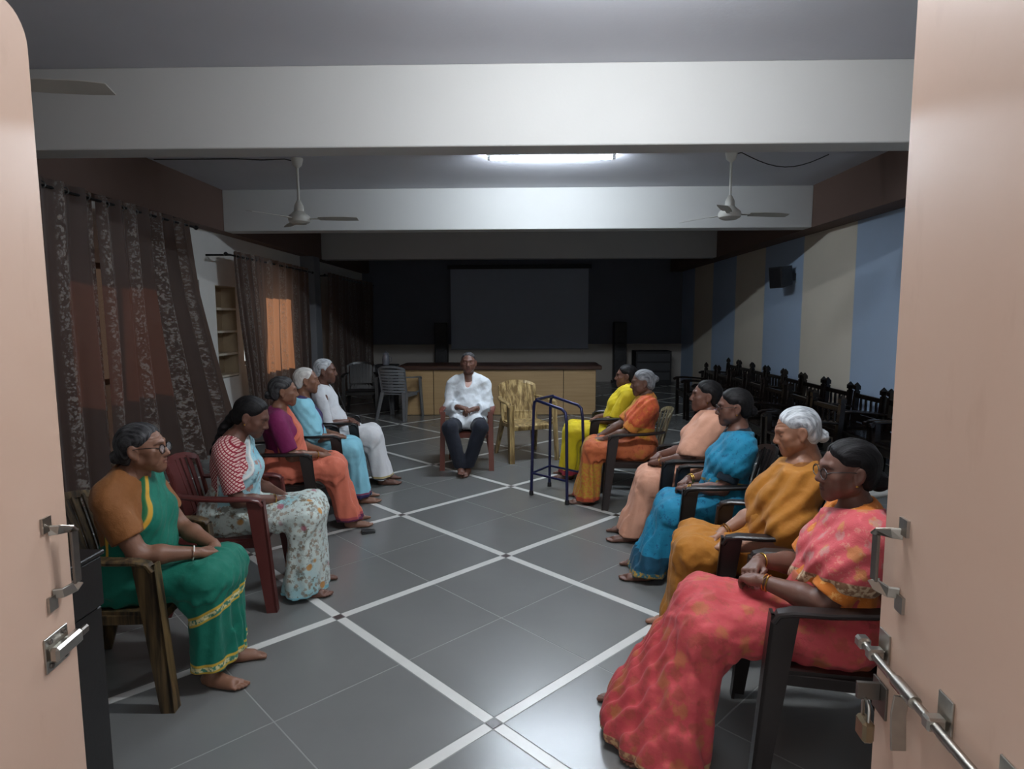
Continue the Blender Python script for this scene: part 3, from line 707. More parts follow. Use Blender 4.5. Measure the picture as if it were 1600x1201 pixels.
def nets(f, lo, hi, h, margin=.012):
    """sparse naive surface nets of the zero set of f"""
    B = 6; lo = np.asarray(lo, F32); hi = np.asarray(hi, F32)
    nb = np.maximum(1, np.ceil((hi - lo) / (h * B)).astype(int)); N = nb * B
    ci = np.stack(np.meshgrid(*[np.arange(n) for n in nb], indexing='ij'), -1).reshape(-1, 3)
    cc = lo + (ci * B + (B - 1) / 2).astype(F32) * h
    dv = f(cc.astype(F32)); keep = np.abs(dv) < h * B * .95 + margin
    vals = np.repeat(np.repeat(np.repeat(np.where(dv > 0, 1., -1.).astype(F32).reshape(nb), B, 0), B, 1), B, 2)
    off = np.stack(np.meshgrid(*[np.arange(B)] * 3, indexing='ij'), -1).reshape(-1, 3)
    kp = ci[keep] * B
    idx = (kp[:, None, :] + off[None]).reshape(-1, 3)
    out = np.empty(len(idx), F32); step = 200000
    for s in range(0, len(idx), step):
        out[s:s + step] = f((lo + idx[s:s + step].astype(F32) * h).astype(F32))
    vals[idx[:, 0], idx[:, 1], idx[:, 2]] = out
    sg = vals < 0
    n0, n1, n2 = (int(n) - 1 for n in N)
    cnt = np.zeros((n0, n1, n2), np.int8)
    for a in (0, 1):
        for b in (0, 1):
            for c in (0, 1): cnt += sg[a:a + n0, b:b + n1, c:c + n2]
    act = (cnt > 0) & (cnt < 8); A = np.argwhere(act)
    if len(A) == 0: return np.zeros((0, 3)), np.zeros((0, 4), int)
    vid = -np.ones((n0, n1, n2), np.int64); vid[act] = np.arange(len(A))
    acc = np.zeros((len(A), 3), F32); num = np.zeros(len(A), F32)
    cor = [(a, b, c) for a in (0, 1) for b in (0, 1) for c in (0, 1)]
    cv = {c: vals[A[:, 0] + c[0], A[:, 1] + c[1], A[:, 2] + c[2]] for c in cor}
    for c in cor:
        for ax in range(3):
            if c[ax]: continue
            d = list(c); d[ax] = 1; d = tuple(d); v0, v1 = cv[c], cv[d]; m = (v0 < 0) != (v1 < 0)
            t = np.where(m, v0 / np.where(m, v0 - v1, 1), 0)
            p = np.tile(np.array(c, F32), (len(A), 1)); p[:, ax] = t
            acc += p * m[:, None]; num += m
    P = lo + (A + acc / num[:, None]) * h
    quads = []
    for ax in range(3):
        o1, o2 = [(1, 2), (2, 0), (0, 1)][ax]
        sl0 = [slice(None)] * 3; sl1 = [slice(None)] * 3; sl0[ax] = slice(0, -1); sl1[ax] = slice(1, None)
        s0 = sg[tuple(sl0)]; s1 = sg[tuple(sl1)]
        for flip, m in ((False, s0 & ~s1), (True, ~s0 & s1)):
            I = np.argwhere(m)
            ok = (I[:, o1] > 0) & (I[:, o2] > 0) & (I[:, o1] < (n0, n1, n2)[o1]) & (I[:, o2] < (n0, n1, n2)[o2]); I = I[ok]
            if len(I) == 0: continue
            e1 = np.zeros(3, int); e1[o1] = 1; e2 = np.zeros(3, int); e2[o2] = 1
            q = [I - e1 - e2, I - e2, I, I - e1]
            q = np.stack([vid[x[:, 0], x[:, 1], x[:, 2]] for x in q], 1); q = q[(q >= 0).all(1)]
            quads.append(q[:, ::-1] if flip else q)
    return P, (np.concatenate(quads) if quads else np.zeros((0, 4), int))

def np_mesh(name, P, Q, mat, attrs=None):
    me = bpy.data.meshes.new(name); n = len(P); m = len(Q)
    me.vertices.add(n); me.vertices.foreach_set('co', np.asarray(P, F32).ravel())
    me.loops.add(4 * m); me.loops.foreach_set('vertex_index', np.asarray(Q, np.int32).ravel())
    me.polygons.add(m); me.polygons.foreach_set('loop_start', np.arange(0, 4 * m, 4, dtype=np.int32))
    me.update(calc_edges=True); me.validate()
    for k, v in (attrs or {}).items():
        at = me.attributes.new(k, 'FLOAT', 'POINT'); at.data.foreach_set('value', np.asarray(v, F32))
    me.materials.append(mat); me.shade_smooth(); return me

def wob(p, f, s=0.0):
    x, y, z = p[:, 0] * f + s, p[:, 1] * f + 1.7 * s, p[:, 2] * f + 2.3 * s
    return (np.sin(x + 1.3 * np.sin(1.7 * y + .5)) + np.sin(1.3 * y + 1.1 * np.sin(1.9 * z + x)) + np.sin(1.1 * z + 1.2 * np.sin(1.5 * x + 2.))) / 3

def crease(p, f, s=0.0):
    a = wob(p, f, s); b = wob(p, f * 1.9, s + 5); return np.abs(a) * 1.1 + np.abs(b) * .6 - .55
# ---- head in its own frame (origin between the ears, +y forward)
def head_sdf(o):
    w = o.get('w', 1.0); jaw = o.get('jaw', 1.0); age = o.get('age', .5)
    cr = union([ell((0, -.014, .030), (.073 * w, .094, .080)), ell((0, .030, -.020), (.061 * w, .062, .080))], .03)
    jawf = union([cone((-.046 * w, .0, -.052), (-.010, .064, -.094), .024 * jaw, .019), cone((.046 * w, .0, -.052), (.010, .064, -.094), .024 * jaw, .019), ell((0, .068, -.092), (.024, .021, .020))], .02)
    cheek = [ell((s * .040 * w, .056, -.020), (.026, .024, .022)) for s in (-1, 1)] + [ell((s * .038 * w, .050, -.052), (.024 * jaw, .026, .026)) for s in (-1, 1)]
    brow = union([cone((-.034, .074, .024), (-.008, .083, .020), .012, .011), cone((.034, .074, .024), (.008, .083, .020), .012, .011)], .02)
    sock = [ell((s * .032, .094, .003), (.019, .016, .0125)) for s in (-1, 1)]
    lid = [ell((s * .0315, .0715, .002), (.0155, .0135, .0125)) for s in (-1, 1)]
    nose = union([cone((0, .084, .014), (0, .104, -.030), .0075, .0125), ell((-.0125, .093, -.036), (.0085, .011, .008)), ell((.0125, .093, -.036), (.0085, .011, .008))], .010)
    muz = ell((0, .066, -.060), (.033, .027, .030))
    lips = union([ell((0, .0895, -.0595), (.021, .0085, .0058)), ell((0, .0885, -.0695), (.019, .0085, .0062))], .003)
    slit = ell((0, .100, -.0645), (.022, .010, .0018))
    ears = []
    for s in (-1, 1):
        R = rotm('z', s * 24) @ rotm('x', 12)
        e = ell((s * .077 * w, -.010, -.006), (.0085, .021, .033), R); h_ = ell((s * (.077 * w + .010), -.004, -.004), (.0075, .012, .021), R); lo_ = ell((s * .073 * w, -.002, -.036), (.007, .010, .011))
        ears.append((e, h_, lo_))
    neck = cone((0, -.022, -.055), (0, -.034, -.150), .050 * o.get('neck', 1), .052 * o.get('neck', 1))
    def f(p):
        d = cr(p); d = smin(d, jawf(p), .022)
        for c in cheek: d = smin(d, c(p), .018)
        d = smin(d, brow(p), .014)
        for s in sock: d = smax(d, -s(p), .012)
        for l in lid: d = smin(d, l(p), .004)
        d = smin(d, muz(p), .02); d = smin(d, nose(p), .010); d = smin(d, lips(p), .004); d = smax(d, -slit(p), .003)
        for e, h_, lo_ in ears: d = smin(d, smin(smax(e(p), -h_(p), .006), lo_(p), .008), .005)
        d = smin(d, neck(p), .018)
        if age > .4:
            d = d + .0010 * age * np.sin(p[:, 2] * 420 + 3 * np.sin(p[:, 0] * 40)) * (np.abs(p[:, 2] - .052) < .022) * (p[:, 1] > .05)
            na = np.abs(np.abs(p[:, 0]) - (.024 + (-.035 - p[:, 2]) * .35)); d = d + .0028 * age * np.exp(-(na / .0045) ** 2) * ((p[:, 2] < -.03) & (p[:, 2] > -.075) & (p[:, 1] > .05))
        return d
    return f
def head_feat(P):
    x, y, z = np.abs(P[:, 0]), P[:, 1], P[:, 2]
    lips = ((x < .022) & (y > .078) & (np.abs(z + .0645) < .0115 - .20 * x)).astype(F32)
    bz = .0225 + .16 * (x - .012) - 3.2 * np.maximum(0, x - .035) ** 1.3
    brow = np.clip(1.3 - np.abs(z - bz) / .0042, 0, 1) * ((x > .009) & (x < .050) & (y > .05))
    lash = np.clip(1.2 - np.abs(z + .0045 - 2.5 * (x - .0315) ** 2 * 10) / .0028, 0, 1) * ((np.abs(x - .0315) < .0155) & (y > .06))
    return lips, np.maximum(brow * .8, lash)

HAIRL = {'woman': ([-.13, -.07, -.045, -.022, -.012, .012, .030, .055, .075, .10], [-.085, -.090, -.075, -.02, .022, .020, .026, .052, .073, .085]),
         'high':  ([-.13, -.07, -.045, -.022, -.012, .012, .025, .045, .065, .10], [-.075, -.080, -.065, -.02, .022, .020, .036, .070, .090, .11]),
         'man':   ([-.13, -.07, -.045, -.026, -.014, .008, .022, .050, .072, .10], [-.055, -.058, -.045, -.01, .022, -.008, .030, .060, .080, .10])}
def hair_sdf(o):
    w = o.get('w', 1.0); th = o.get('thick', .009); xs, zs = HAIRL[o.get('line', 'woman')]
    base = union([ell((0, -.016, .030), (.073 * w + th, .094 + th, .080 + th)), ell((0, -.050, -.030), (.060 * w + th * .6, .050 + th * .5, .060))], .03)
    extra = [ell(c, r) for c, r in o.get('bun', [])]
    ex2 = [cone(*c) for c in o.get('tail', [])]
    part = o.get('part', 0.0)
    def f(p):
        d = base(p); zl = np.interp(p[:, 1], xs, zs).astype(F32) + .006 * np.sin(p[:, 0] * 55 + 1)
        pass
        d = d + th * .85 * (1 - np.clip((p[:, 2] - zl) / .030, 0, 1))
        d = smax(d, (zl - p[:, 2]) * .75, .004)
        d = d + .0012 * np.sin(p[:, 0] * 160 + 30 * p[:, 1] + 20 * p[:, 2]) + .0012 * wob(p, 70, 1)
        if part: d = d + .004 * np.exp(-(p[:, 0] / .004) ** 2) * (p[:, 2] > .05) * (p[:, 1] > -.02)
        for e in extra: d = smin(d, e(p) + .0015 * np.sin(p[:, 0] * 120 + p[:, 2] * 180), .012)
        for e in ex2: d = smin(d, e(p) + .002 * np.sin(p[:, 2] * 140 + p[:, 0] * 90), .014)
        return d
    return f

# ---- right hand: wrist at origin, fingers +y, palm -z, thumb towards -x
def hand_sdf(curl, spread=1.0, thumb=0.0):
    fs = [cone((x0, .0, 0), (x1, .085, .002), .013, .0105) for x0, x1 in ((-.016, -.028), (-.006, -.009), (.006, .010), (.014, .027))]
    fs += [cone((-.012, .012, -.006), (-.030, .045, -.012), .016, .013), ell((.018, .035, -.008), (.016, .034, .012))]
    palm = union(fs, .012); fing = []
    for k, (x, L) in enumerate(((-.0285, .070), (-.0095, .078), (.0100, .073), (.0280, .058))):
        p = np.array([x, .086 - .004 * abs(k - 1), .002]); a = 0.0; segs = []
        sx = (x * .35 * spread)
        for j, (fr, c) in enumerate(((.45, curl[0]), (.31, curl[1]), (.24, curl[2]))):
            a += math.radians(c + (k * 3 if j == 0 else 0)); q = p + L * fr * np.array([sx * 1.5, math.cos(a), -math.sin(a)])
            segs.append(cone(p, q, (.0092, .0084, .0077)[j], (.0084, .0077, .0066)[j])); p = q
        fing.append(union(segs, .003))
    th = union([cone((-.022, .022, -.008), (-.046, .052 - .004 * thumb, -.016), .0125, .0105), cone((-.046, .052 - .004 * thumb, -.016), (-.048 + .012 * thumb, .078, -.022), .0105, .0095), cone((-.048 + .012 * thumb, .078, -.022), (-.044 + .022 * thumb, .100, -.026), .0095, .0075)], .004)
    wrist = cone((0, -.03, 0), (0, .01, 0), .024, .022)
    def f(p):
        q = p * V3(1, 1, 1); d = smin(palm(q), wrist(q * V3(1, 1, 1.15)), .015)
        for g in fing: d = smin(d, g(q), .004)
        return smin(d, th(q), .008)
    return f
def foot_sdf():
    fs = [cone((0, -.035, .030), (0, .02, .032), .032, .031), cone((0, .0, .035), (.004, .10, .022), .033, .024), cone((-.018, .06, .016), (-.022, .135, .016), .018, .015), cone((.018, .05, .015), (.026, .12, .014), .017, .012), cone((0, .0, .02), (0, .11, .016), .03, .022), cone((0, -.01, .05), (0, -.02, .12), .034, .036)]
    b = union(fs, .02); toes = []
    for k, (x, y, r, L) in enumerate(((-.026, .140, .0125, .030), (-.007, .146, .0090, .026), (.007, .142, .0085, .022), (.019, .134, .0082, .019), (.030, .124, .0080, .016))):
        toes.append(cone((x, y - .015, .014), (x * 1.05, y + L, .010), r, r * .85))
    def f(p):
        d = b(p)
        for t in toes: d = smin(d, t(p), .004)
        return smax(d, -p[:, 2], .004)
    return f
_cache = {}
def tmpl(key, mk, lo, hi, h):
    k = (key, round(h, 4))
    if k not in _cache: _cache[k] = nets(mk(), lo, hi, h)
    return _cache[k]
CURL = {'relaxed': (22, 30, 18), 'clasp': (26, 40, 24), 'flat': (10, 14, 10), 'half': (30, 40, 25)}

def ik(S, T, l1, l2, pole):
    S, T, pole = (np.array(v, float) for v in (S, T, pole)); d = T - S; L = np.linalg.norm(d)
    if L > (l1 + l2) * .995: l1 *= L / (l1 + l2) * 1.01; l2 *= L / (l1 + l2) * 1.02 if l1 + l2 < L else 1
    n = d / L; a = (l1 * l1 - l2 * l2 + L * L) / (2 * L); hh = math.sqrt(max(0, l1 * l1 - a * a))
    pl = pole - n * (pole @ n); pl /= np.linalg.norm(pl); return S + n * a + pl * hh
def frame(y, z):
    """columns x,y,z ; y = main axis, z approx up"""
    y = np.array(y, float); y /= np.linalg.norm(y); x = np.cross(y, np.array(z, float)); x /= np.linalg.norm(x); z = np.cross(x, y)
    return np.stack([x, y, z], 1)
# ------------------------------------------------------------------ skin, hair and cloth materials
def m_skin(name, col, lip, browc):
    w = NT(name); v = w.coord(); n = w.noise(v, 14, 4, .6)
    c = rgba(col)[:3]
    base = w.mix(n, tuple(x * .86 for x in c), tuple(min(1, x * 1.12) for x in c))
    a1 = w.n('Attribute', attribute_name='lips'); a2 = w.n('Attribute', attribute_name='brow')
    base = w.mix(w.math('MULTIPLY', a1.outputs['Fac'], .75), base, lip); base = w.mix(w.math('MULTIPLY', a2.outputs['Fac'], .8), base, browc)
    w.bsdf(base, .48, 0, .4, bump=w.noise(v, 90, 3), bstr=.12, bdist=.003); return w.m
def m_hair(name, dark, light, mixlo=.4, mixhi=.65, front=None):
    w = NT(name); n = w.noise(w.coord((130, 16, 22)), 1.0, 4, .6); b = w.noise(w.coord(), 16, 3)
    c = w.mix(w.ramp(w.math('ADD', w.math('MULTIPLY', n, .7), w.math('MULTIPLY', b, .3)), mixlo, mixhi), dark, light)
    w.bsdf(c, .6, 0, .22, bump=n, bstr=.7, bdist=.006); return w.m
def cloth(name, base, pat=None, border=None, rough=.72, var=.10, pats=None, sheen=.06):
    """border: list of (from, to, colour) in metres from the cloth edge (attribute 'edge')"""
    w = NT(name); v = w.coord(); n = w.noise(v, 9, 3); c0 = rgba(base)[:3]
    c = w.mix(n, tuple(x * (1 - var) for x in c0), tuple(min(1, x * (1 + var)) for x in c0))
    for p in (pats or []):
        kind, scale, col = p[0], p[1], p[2]; amt = p[3] if len(p) > 3 else 1.0
        if kind == 'lattice':
            sp = w.n('SeparateXYZ'); w.t.links.new(w.coord((scale, scale, scale)), sp.inputs[0])
            u = w.math('ADD', w.math('MULTIPLY', sp.outputs[0], .25), sp.outputs[1]); a = w.math('ADD', u, sp.outputs[2]); b = w.math('SUBTRACT', u, sp.outputs[2])
            fa = w.math('ABSOLUTE', w.math('SUBTRACT', w.math('FRACT', a), .5)); fb = w.math('ABSOLUTE', w.math('SUBTRACT', w.math('FRACT', b), .5))
            k = w.ramp(w.math('MAXIMUM', fa, fb), .36, .30)
        elif kind == 'spots':
            vv = w.coord(); k = w.ramp(w.voro(vv, scale), p[4] if len(p) > 4 else .30, (p[4] if len(p) > 4 else .30) - .06)
        elif kind == 'scribble':
            k = w.ramp(w.noise(w.coord(), scale, 4, .7), .56, .62)
        elif kind == 'blotch':
            k = w.ramp(w.noise(w.coord(loc=(3, 1, 2)), scale, 2, .5), .55, .66)
        elif kind == 'flowers':
            wv = w.noise(w.coord(), scale * 4, 2, .5, out=1); vm = w.n('VectorMath'); vm.operation = 'MULTIPLY_ADD'
            w.t.links.new(wv, vm.inputs[0]); vm.inputs[1].default_value = (.5 / scale,) * 3; w.t.links.new(w.coord(), vm.inputs[2])
            k = w.ramp(w.voro(vm.outputs[0], scale), .36, .26)
        elif kind == 'vines':
            wv = w.noise(w.coord(), scale, 2, .5, out=1); vm = w.n('VectorMath'); vm.operation = 'MULTIPLY_ADD'
            w.t.links.new(wv, vm.inputs[0]); vm.inputs[1].default_value = (.8 / scale,) * 3; w.t.links.new(w.coord(), vm.inputs[2])
            k = w.ramp(w.voro(vm.outputs[0], scale, 'DISTANCE_TO_EDGE'), .10, .05)
        c = w.mix(w.math('MULTIPLY', k, amt), c, col)
    if border:
        e = w.n('Attribute', attribute_name='edge').outputs['Fac']
        for a, b, col in border:
            k = w.math('MULTIPLY', w.ramp(e, a - .002, a + .002), w.ramp(e, b + .002, b - .002)); cc = col
            if isinstance(col, tuple) and isinstance(col[0], str):
                cc = w.mix(w.ramp(w.noise(w.coord(), 55, 2), .45, .55), col[0], col[1])
            c = w.mix(k, c, cc)
    fine = w.noise(w.coord(), 26, 4, .6)
    w.bsdf(c, rough, 0, .3, bump=fine, bstr=.28, bdist=.012, Sheen_Weight=sheen); return w.m
M_gold = m_plain('gold', '#c79a4a', .28, 1.0, var=.1); M_lens = None
def m_lens():
    w = NT('spectacle_lens'); t = w.n('BsdfTransparent'); g_ = w.n('BsdfGlossy'); g_.inputs['Roughness'].default_value = .03
    mx = w.n('MixShader', i_0=.14); w.t.links.new(t.outputs[0], mx.inputs[1]); w.t.links.new(g_.outputs[0], mx.inputs[2]); w.t.links.new(mx.outputs[0], w.out.inputs[0]); return w.m
M_lens = m_lens(); M_rim = m_plain('spectacle_rim_dark', '#1c1716', .35)

# ------------------------------------------------------------------ one seated person
SEATZ = .395; INFO = []
def person(label, pos, face, s, h, skin, hair_mat, hair, clothes, recl=8, hunch=.0, head=(0, 0, 0), hoff=(0, 0, 0), bulk=1.0, woman=True,
           knee=(.10, .42, None), ankle=(.085, .46), hands=None, feet=True, foot_out=8, head_o=None, glasses=False, bangles=None, earring=False, ankles=None, side=0.0, cross=False, handz=0.0, handy=0.0, necklace=0):
    root = thing('person', label, 'person', (pos[0], pos[1], 0), math.radians(face - 90), None, s)
    Pz = SEATZ / s + .080; P = V3(0, 0, Pz); Rt = rotm('y', side) @ rotm('x', recl)
    toq = lambda p: (p - P) @ Rt
    T = lambda q: P + Rt @ np.asarray(q, F32)
    B = bulk
    tors = [ell((0, -.015, .03), (.172 * B, .130 * B, .120)), ell((0, .030 * B, .150), (.148 * B, .122 * B, .14)), ell((0, -.005 + hunch * .3, .320), (.150 * B, .108 * B, .165)),
            cone((-.125, -.015 + hunch * .6, .415), (.125, -.015 + hunch * .6, .415), .060, .060)]
    if woman: tors += [ell((x, .088 + hunch * .3, .285), (.060, .052, .062)) for x in (-.068 * B, .068 * B)]
    tors += [cone((0, -.02 + hunch * .8, .47), (x, -.02 + hunch * .6, .42), .045, .048) for x in (-.12, .12)]
    tq = union(tors, .045); torso = lambda p: tq(toq(p))
    Hc = T((0, .040 + hunch, .628)) + np.asarray(hoff, F32)
    Rh = rotm('z', head[0]) @ rotm('x', head[1]) @ rotm('y', head[2])
    necktop = Hc + Rh @ V3(0, -.026, -.085)
    neck = cone(T((0, -.010 + hunch * .7, .44)), necktop, .060, .050)
    arms = []; A_ = []
    hz = Pz + .108 + handz
    if hands is None: hands = 'clasp'
    if hands == 'clasp':
        y0 = .235 + handy; HS = {-1: ((-.072, y0, hz + .004), (.80, .50, -.18), (-.12, .25, 1), 'clasp'), 1: ((.078, y0 - .012, hz + .024), (-.84, .48, -.20), (.12, .25, 1), 'clasp')}
    elif hands == 'low':
        y0 = .27 + handy; HS = {-1: ((-.070, y0, hz - .02), (.78, .58, -.22), (-.10, .3, 1), 'clasp'), 1: ((.072, y0 - .012, hz), (-.80, .55, -.24), (.10, .3, 1), 'clasp')}
    else: HS = hands
    for sd_ in (-1, 1):
        S_ = T((sd_ * .168, -.012 + hunch * .6, .392)); W_ = np.array(HS[sd_][0]); pole = HS[sd_][4] if len(HS[sd_]) > 4 else (sd_ * .55, -.55, -.55)
        E_ = ik(S_, W_, .262, .232, pole); A_.append((S_, E_, W_))
        arms.append(union([cone(S_, E_, .050 * B, .039 * B), cone(E_, E_ + (W_ - E_) * .35, .038 * B, .039 * B), cone(E_ + (W_ - E_) * .35, W_, .039 * B, .025)], .02))
    kx, ky, kz = knee; kz = kz if kz else .455 / s + .02
    if ankles is None: ankles = {-1: (-ankle[0], ankle[1]), 1: (ankle[0], ankle[1])}
    hips = {sd_: V3(sd_ * .085, .02, Pz - .005) for sd_ in (-1, 1)}; knees = {sd_: V3(sd_ * kx, ky, kz) for sd_ in (-1, 1)}
    ank = {sd_: V3(ankles[sd_][0], ankles[sd_][1], .095) for sd_ in (-1, 1)}
    legs = [union([cone(hips[q], knees[q] + V3(0, -.02, -.015), .074, .044), cone(knees[q] + V3(0, -.02, -.015), knees[q] + (ank[q] - knees[q]) * .35, .044, .046), cone(knees[q] + (ank[q] - knees[q]) * .35, ank[q], .046, .035)], .02) for q in (-1, 1)]
    def body(p):
        d = torso(p); d = smin(d, neck(p), .03)
        for a in arms: d = smin(d, a(p), .028)
        for l in legs: d = smin(d, l(p), .02)
        return d
    ymax = max(ky + .12, ank[1][1] + .2, ank[-1][1] + .2)
    xm = max(.40, max(abs(a[1][0]) for a in A_) + .08)
    Vs, Qs, at = [], [], {'lips': [], 'brow': []}; n = 0
    def addm(P_, Q_, lips=None, brow=None):
        nonlocal n
        Vs.append(P_); Qs.append(Q_ + n); n += len(P_)
        at['lips'].append(np.zeros(len(P_)) if lips is None else lips); at['brow'].append(np.zeros(len(P_)) if brow is None else brow)
    addm(*nets(body, (-xm, -.32, .05), (xm, ymax, Hc[2] + .02), h))
    ho = dict(head_o or {}); hh = max(.0036, h * .58)
    hp, hq = nets(head_sdf(ho), (-.11, -.13, -.16), (.11, .14, .135), hh); l_, b_ = head_feat(hp)
    Pm = lambda p: p @ Rh.T + Hc
    addm(Pm(hp), hq, l_, b_)
    hs = max(.0036, h * .5)
    Hm = {}
    for sd_, (S_, E_, W_) in zip((-1, 1), A_):
        y_, z_, cu = HS[sd_][1], HS[sd_][2], HS[sd_][3]
        tp, tq_ = tmpl(('hand', cu), lambda: hand_sdf(CURL[cu], thumb=.6 if cu == 'clasp' else 0), (-.075, -.04, -.11), (.06, .20, .035), hs)
        R = frame(y_, z_); q = tp * V3(1 if sd_ > 0 else -1, 1, 1) * .95
        addm((q @ R.T + W_).astype(F32), tq_ if sd_ > 0 else tq_[:, ::-1]); Hm[sd_] = (R, W_)
    if feet:
        fp, fq = tmpl('foot', foot_sdf, (-.06, -.08, -.01), (.06, .19, .15), max(.004, h * .62))
        for sd_ in (-1, 1):
            R = rotm('z', -sd_ * foot_out); q = fp * V3(1 if sd_ > 0 else -1, 1, 1)
            q = q * .93 @ R.T + V3(ank[sd_][0], ank[sd_][1] + .012, .004 + (.03 if cross and sd_ > 0 else 0)); addm(q.astype(F32), fq if sd_ > 0 else fq[:, ::-1])
    link('body', np_mesh('body', np.concatenate(Vs), np.concatenate(Qs), skin, {k: np.concatenate(v) for k, v in at.items()}), root)
    if hair is not None:
        hp, hq = nets(hair_sdf(hair), (-.13, -.19, hair.get('low', -.14)), (.13, .14, .14), hh * 1.1)
        link('hair', np_mesh('hair', Pm(hp), hq, hair_mat), root)
    # ---- clothing
    for g_ in clothes:
        typ, nm, mat = g_['t'], g_['n'], g_['m']; edge = None; off = g_.get('off', .009); hc = g_.get('h', h * 1.08)
        lo, hi = [-xm, -.34, .03], [xm, ymax, Pz + .62]
        if typ == 'skirt':
            hem = g_.get('hem', .055); fl = g_.get('flare', 1.0); fa = g_.get('fold', .007); k_ = g_.get('k', .09); sd0 = g_.get('seed', 1.0); mid = g_.get('mid', 1.0)
            pr = [ell((0, -.01, Pz + .02), (.198 * B, .160 * B, .135))]
            for q in (-1, 1):
                bot = V3(ank[q][0] + q * .01, ank[q][1] - .005, .03)
                pr += [cone(hips[q], knees[q] + V3(0, -.03, 0), .095, .082), cone(knees[q] + V3(0, -.02, -.01), bot, .080, .080 * fl)]
            mk = (knees[1] + knees[-1]) / 2; ma = (ank[1] + ank[-1]) / 2
            if mid > 0: pr += [cone((0, .12, Pz + .005), mk + V3(0, -.03, .008), .082 * mid, .076 * mid), cone(mk + V3(0, -.01, -.02), V3(ma[0], ma[1] + .015, .03), .080 * mid, .090 * fl * mid)]
            ff = union(pr, k_)
            def f(p, ff=ff, hem=hem, fa=fa, sd0=sd0, mk=mk):
                q_ = toq(p); d = smin(ff(p), smax(tq(q_) - .018, np.abs(q_[:, 2] - .08) - .12, .02), .035); low = np.clip((mk[2] + .02 - p[:, 2]) / .12, 0, 1); lap = 1 - low
                w1 = wob(p, 7, sd0); amp = fa * (.15 + 1.15 * low)
                d = d + amp * np.sin(p[:, 0] * 95 * (1 + .35 * lap) + 3.5 * w1 + 6 * p[:, 2] + sd0) * (.55 + .45 * wob(p, 5, sd0 + 4))
                d = d + fa * .8 * low * np.sin(p[:, 1] * 80 + 2.5 * w1 + sd0 * 2) + fa * 2.1 * lap * crease(p * V3(1.6, .8, 1), 13, sd0 + 2) + fa * .5 * crease(p, 26, sd0 + 3)
                hz_ = hem + .012 * np.sin(p[:, 0] * 30 + sd0) + g_.get('hemtilt', 0) * (p[:, 1] - mk[1])
                return smax(smax(d, hz_ - p[:, 2], .006), q_[:, 2] - .20, .01)
            edge = lambda V, hem=hem, sl=g_.get('slant', 0.0), ya=float(ma[1]): V[:, 2] - hem - sl * np.clip((V[:, 2] - hem - .12) / .08, 0, 1) * (V[:, 1] - ya)
            lo = [min(-.36, ank[-1][0] - .22), -.24, max(0.0, hem - .03)]; hi = [max(.36, ank[1][0] + .22), ymax + .02, Pz + .24]
            if g_.get('edge') == 'knee':
                edge = None
        elif typ in ('blouse', 'shirt'):
            sl = g_.get('sleeve', .62); lo[2] = Pz - .06
            ar = []
            for (S_, E_, W_) in A_:
                if sl <= 1: E2 = S_ + (E_ - S_) * (sl + .12); ax = (E_ - S_) / np.linalg.norm(E_ - S_); cut = S_ + (E_ - S_) * sl; base = cone(S_, E2, .054 * B + g_.get('loose', 0), .050 * B + g_.get('loose', 0) * 1.3)
                else:
                    t2 = sl - 1; ax = (W_ - E_) / np.linalg.norm(W_ - E_); cut = E_ + (W_ - E_) * t2
                    base = union([cone(S_, E_, .056 * B + g_.get('loose', 0), .048 * B + g_.get('loose', 0)), cone(E_, E_ + (W_ - E_) * (t2 + .15), .048 * B + g_.get('loose', 0), .040 + g_.get('loose', 0))], .025)
                pc = plane(cut, ax)
                ar.append((base, pc))
            nk = ell(g_.get('neck', ((0, .06, .50), (.085, .10, .095)))[0], g_.get('neck', ((0, .06, .50), (.085, .10, .095)))[1]); bot = g_.get('bottom', .05); fa = g_.get('fold', .0025); sd0 = g_.get('seed', 2.)
            tail = g_.get('tail')
            tl = union([ell(T((0, .05, .0)), (.19 * B, .16, .10)), cone(hips[-1] + V3(0, .06, .02), hips[-1] + V3(-.005, .20, .03), .095, .088), cone(hips[1] + V3(0, .06, .02), hips[1] + V3(.005, .20, .03), .095, .088)], .08) if tail else None
            def f(p, ar=ar, nk=nk, bot=bot, off=off, fa=fa, sd0=sd0, tl=tl, lo_=g_.get('loose', 0)):
                q = toq(p); d = tq(q) - off - lo_ * .6
                if tl is not None: d = smin(d, tl(p), .05)
                elif True: d = smax(d, bot - q[:, 2], .01)
                da = None
                for b_, pc in ar: d = smin(d, smax(b_(p) - .004, pc(p), .004), .028)
                d = smax(d, -nk(q), .006)
                return d + fa * 1.6 * crease(p, 19, sd0)
            hi[1] = .45; lo[0], hi[0] = -xm, xm
            if tail: lo[2] = Pz - .06
        elif typ == 'drape':
            arm_sides = g_.get('arm', []); kk = g_.get('k', .05); fa = g_.get('fold', .004); wl_ = g_.get('wl', .045); dirn = np.asarray(g_.get('fdir', (.45, .70, .50)), F32); sd0 = g_.get('seed', 3.)
            ex = []
            for sd_ in arm_sides:
                S_, E_, W_ = A_[0 if sd_ < 0 else 1]; t2 = g_.get('armlen', .8); ex.append(cone(S_, S_ + (E_ - S_) * t2, .060 * B, .062 * B + g_.get('armflare', .0)))
            for c_ in g_.get('extra', []): ex.append(cone(*c_) if len(c_) == 4 else ell(*c_))
            mq = [plane(a, b) for a, b in g_.get('q', [])]; mp = [plane(a, b) for a, b in g_.get('p', [])]
            sub = [ell(a, b) for a, b in g_.get('sub', [])]
            def msk(p):
                q = toq(p); m = None
                for f_ in mq:
                    v = f_(q); m = v if m is None else np.maximum(m, v)
                for f_ in mp:
                    v = f_(p); m = v if m is None else np.maximum(m, v)
                for f_ in sub:
                    v = -f_(q); m = v if m is None else np.maximum(m, v)
                return m
